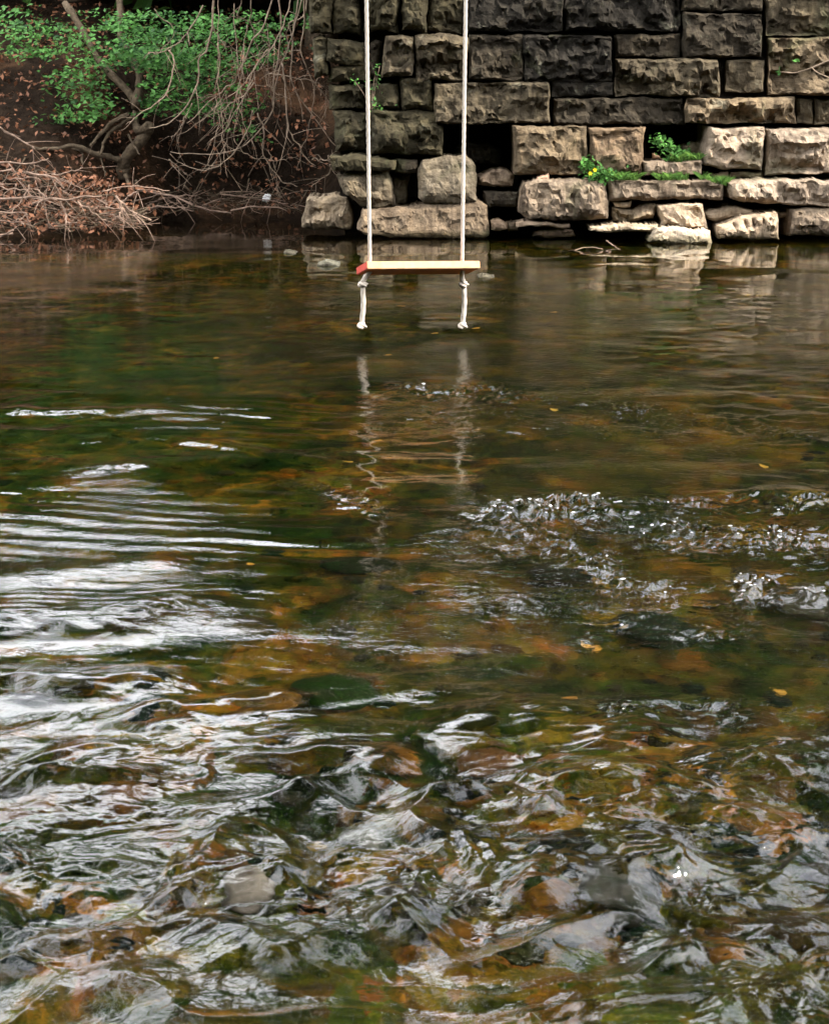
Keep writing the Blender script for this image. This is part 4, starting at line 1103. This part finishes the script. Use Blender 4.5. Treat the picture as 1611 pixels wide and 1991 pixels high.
# twig floating at the foot of the wall
o = limb("floating_twig", [(1105, 490), (1140, 481), (1172, 484)], float(on_water(1120, 486)[1]), float(on_water(1120, 486)[1]), .005, .003, M_DRIFT, None, seed=7, kink=.004)
tag(o, "thin pale twig floating in front of the big footing block", "twig")
o = limb("floating_twig", [(1178, 468), (1195, 480), (1208, 489)], 12.8, 12.5, .004, .003, M_DRIFT, None, seed=8, kink=.004)
tag(o, "thin twig slanting into the water left of the white slab", "twig")

# sunken yellow leaves
LEAF_LABELS = ['yellow leaf in the dark green water far left of the rope reflections', "yellow leaf in the water just right of the left rope tail's reflection", 'yellow leaf in the water below and between the two rope tails', 'yellow leaf in the water below the right rope tail', 'yellow leaf between the two rope tails below the seat', 'yellow leaf in the green water left of the rope reflections, under the long ripples', 'yellow leaf between the two rope reflections', 'yellow leaf under the small riffle right of the rope reflections', 'pale yellow leaf above the sunken orange stones right of centre', 'smaller of two yellow leaves above the sunken orange stones right of centre', 'yellow leaf behind the broad white swell at lower right', 'yellow leaf in the far water right of the rope tails', 'yellow leaf beside the left rope reflection above the riffle', 'yellow leaf at the right above the breaking riffle', 'yellow leaf at the far right behind the white swells']
for i, (px, py) in enumerate(((422, 722), (755, 716), (845, 672), (925, 662), (780, 618), (488, 1133), (733, 886), (1075, 825), (1140, 1292), (1160, 1300), (1105, 1409), (1075, 630), (675, 930), (1480, 935), (1510, 1388))):
    d = float(bed_depth(np.array(0.0), np.array(on_water(px, py)[1])))
    p = on_water(px, py, -.08)
    r = np.random.RandomState(80 + i); s = .016 + .004 * p[1] * .3
    t = np.linspace(0, 2 * math.pi, 12, endpoint=False); rot = r.uniform(0, 3)
    xx = np.cos(t) * s; yy = np.sin(t) * s * .55 * (1 - .2 * np.cos(t))
    V = np.stack([xx * math.cos(rot) - yy * math.sin(rot), xx * math.sin(rot) + yy * math.cos(rot), .006 * np.sin(2 * t)], 1)
    V = np.vstack([V, V + [0, 0, -.0015]]) + p
    F = [tuple(range(12)), tuple(range(23, 11, -1))] + [(j, j + 12, (j + 1) % 12 + 12, (j + 1) % 12) for j in range(12)]
    o = mesh_obj("fallen_leaf", V, F, M_YLEAF, None, False)
    aa = o.data.attributes.new("tone", 'FLOAT', 'POINT'); aa.data.foreach_set("value", np.full(len(V), r.uniform(0, 1), np.float32))
    tag(o, LEAF_LABELS[i], "leaf", "yellow leaves in the water")

# ================================================================== TREES ABOVE THE FRAME, seen in the water
def big_tree(label, x, y, z0, h, cr, cz, seed, leaves=260, limbs=()):
    root = empty("bank_tree", (x, y, z0)); tag(root, label, "tree", "trees over the far bank")
    r = np.random.RandomState(seed)
    tr = spline([(x, y, z0 - .2), (x + r.normal() * .2, y + r.normal() * .2, z0 + h * .45), (x + r.normal() * .4, y + r.normal() * .3, z0 + h)], 14)
    mesh_obj("trunk", *tube(tr, np.linspace(.20, .05, 14), 9, seed, .05), M_BARK, root)
    cs = []
    for i in range(leaves):
        v = r.normal(size=3); v /= np.linalg.norm(v); q = r.uniform(.35, 1) ** .6
        cs.append(np.array([x, y, z0 + cz]) + v * q * np.array(cr) * (1 + .2 * r.normal()))
    for i in range(9):
        c = cs[r.randint(len(cs))]; b = tr[r.randint(5, 13)]
        mesh_obj("branch", *tube(spline([b, (b + c) / 2 + [0, 0, .2], c], 8), np.linspace(.05, .012, 8), 6), M_BARK, root)
    leaf_cloud("crown", cs, .14, M_CANOPY, root, 16, (.24, .24, .16), .4, seed)
    return root
t1 = big_tree("tall tree on top of the wall carrying the swing limb", 2.6, 15.6, 4.5, 6.0, (2.4, 1.8, 2.0), 3.2, 71, 240)
mesh_obj("swing_limb", *tube(spline([(2.6, 15.6, 6.6), (1.8, 12.5, 6.5), (0.9, 9.5, 6.25), (0.1, YS + .06, 6.13), (-.4, 6.9, 6.2)], 30), np.linspace(.11, .055, 30), 10, 2, .04), M_BARK, t1)
cs_ = []  # overhanging crown added to the swing tree to screen sky from water and wall
r8 = np.random.RandomState(77)
for c, q, n_ in (((2.4, 12.6, 7.3), (1.7, 1.5, .9), 90), ((1.0, 9.6, 7.6), (2.0, 1.6, .9), 120), ((-0.4, 7.2, 7.5), (2.0, 1.7, .9), 120), ((-2.2, 9.4, 7.8), (1.7, 1.6, .8), 80), ((2.6, 7.4, 7.9), (1.6, 1.6, .8), 80), ((0.4, 4.4, 7.9), (2.2, 1.6, .8), 170), ((-2.6, 5.6, 8.0), (1.8, 1.6, .8), 110), ((3.0, 4.2, 8.2), (1.8, 1.6, .8), 110), ((0.3, 1.6, 8.2), (2.2, 1.6, .8), 130)):
    cs_ += [np.array(c) + r8.normal(size=3) * .6 * np.array(q) for _ in range(n_)]
leaf_cloud("crown", cs_, .21, M_CANOPY, t1, 14, (.24, .24, .14), .5, 78)
for c in ((1.0, 9.6, 7.6), (-0.4, 7.2, 7.5), (-2.2, 9.4, 7.8), (2.6, 7.4, 7.9), (0.4, 4.4, 7.9), (-2.6, 5.6, 8.0), (3.0, 4.2, 8.2), (0.3, 1.6, 8.2)):
    mesh_obj("branch", *tube(spline([(0.9, 9.5, 6.25), (np.array(c) + [0.9, 9.5, 6.25]) / 2 + [0, 0, .3], c], 10), np.linspace(.06, .015, 10), 7), M_BARK, t1)
big_tree("tall leafy tree rising from the bank behind the wall's left end", -0.9, 17.2, 1.6, 6.0, (1.7, 1.3, 2.6), 3.0, 72, 260)
big_tree("leafy tree on the wall top at the far right", 5.6, 15.6, 4.5, 5.0, (2.2, 1.6, 2.2), 2.4, 73, 220)
big_tree("low leafy tree on the slope behind the twisted tree", -3.4, 17.2, 1.7, 3.0, (1.8, 1.3, 1.2), 1.5, 74, 180)
big_tree("leafy tree on the slope left of the twisted tree", -7.2, 17.5, 1.9, 3.4, (2.4, 1.4, 1.4), 1.7, 75, 200)

# unseen trees added behind the camera to cut sky light on water and wall
def add_screen_tree(label, x, y, h, cr, cz, seed, leaves):
    root = empty("screen_tree", (x, y, 0.2)); tag(root, label, "tree", "unseen trees added to block the sky")
    r = np.random.RandomState(seed)
    tr = spline([(x, y, -.1), (x + r.normal() * .2, y + r.normal() * .2, h * .45), (x + r.normal() * .5, y + r.normal() * .3, h)], 14)
    mesh_obj("trunk", *tube(tr, np.linspace(.26, .07, 14), 9, seed, .05), M_BARK, root)
    cs = []
    for i in range(leaves):
        v = r.normal(size=3); v /= np.linalg.norm(v)
        cs.append(np.array([x, y, cz]) + v * r.uniform(.3, 1) ** .6 * np.array(cr) * (1 + .2 * r.normal()))
    for i in range(9):
        c = cs[r.randint(len(cs))]; b = tr[r.randint(5, 13)]
        mesh_obj("branch", *tube(spline([b, (b + c) / 2 + [0, 0, .3], c], 8), np.linspace(.07, .015, 8), 6), M_BARK, root)
    leaf_cloud("crown", cs, .32, M_CANOPY, root, 14, (.42, .42, .3), .4, seed)
add_screen_tree("unseen leafy tree added left behind the viewer to block sky light", -5.0, -4.5, 9, (3.6, 3.0, 3.6), 6.5, 81, 330)
add_screen_tree("unseen leafy tree added straight behind the viewer to block sky light", 0.2, -6.5, 11, (3.8, 3.2, 4.4), 7.0, 82, 400)
add_screen_tree("unseen leafy tree added right behind the viewer to block sky light", 5.6, -6.8, 10, (3.2, 3.0, 3.8), 6.5, 83, 330)
add_screen_tree("leafy tree on the near bank at the viewer's left flank", -7.6, 1.5, 9, (2.8, 3.2, 3.6), 6.2, 84, 300)
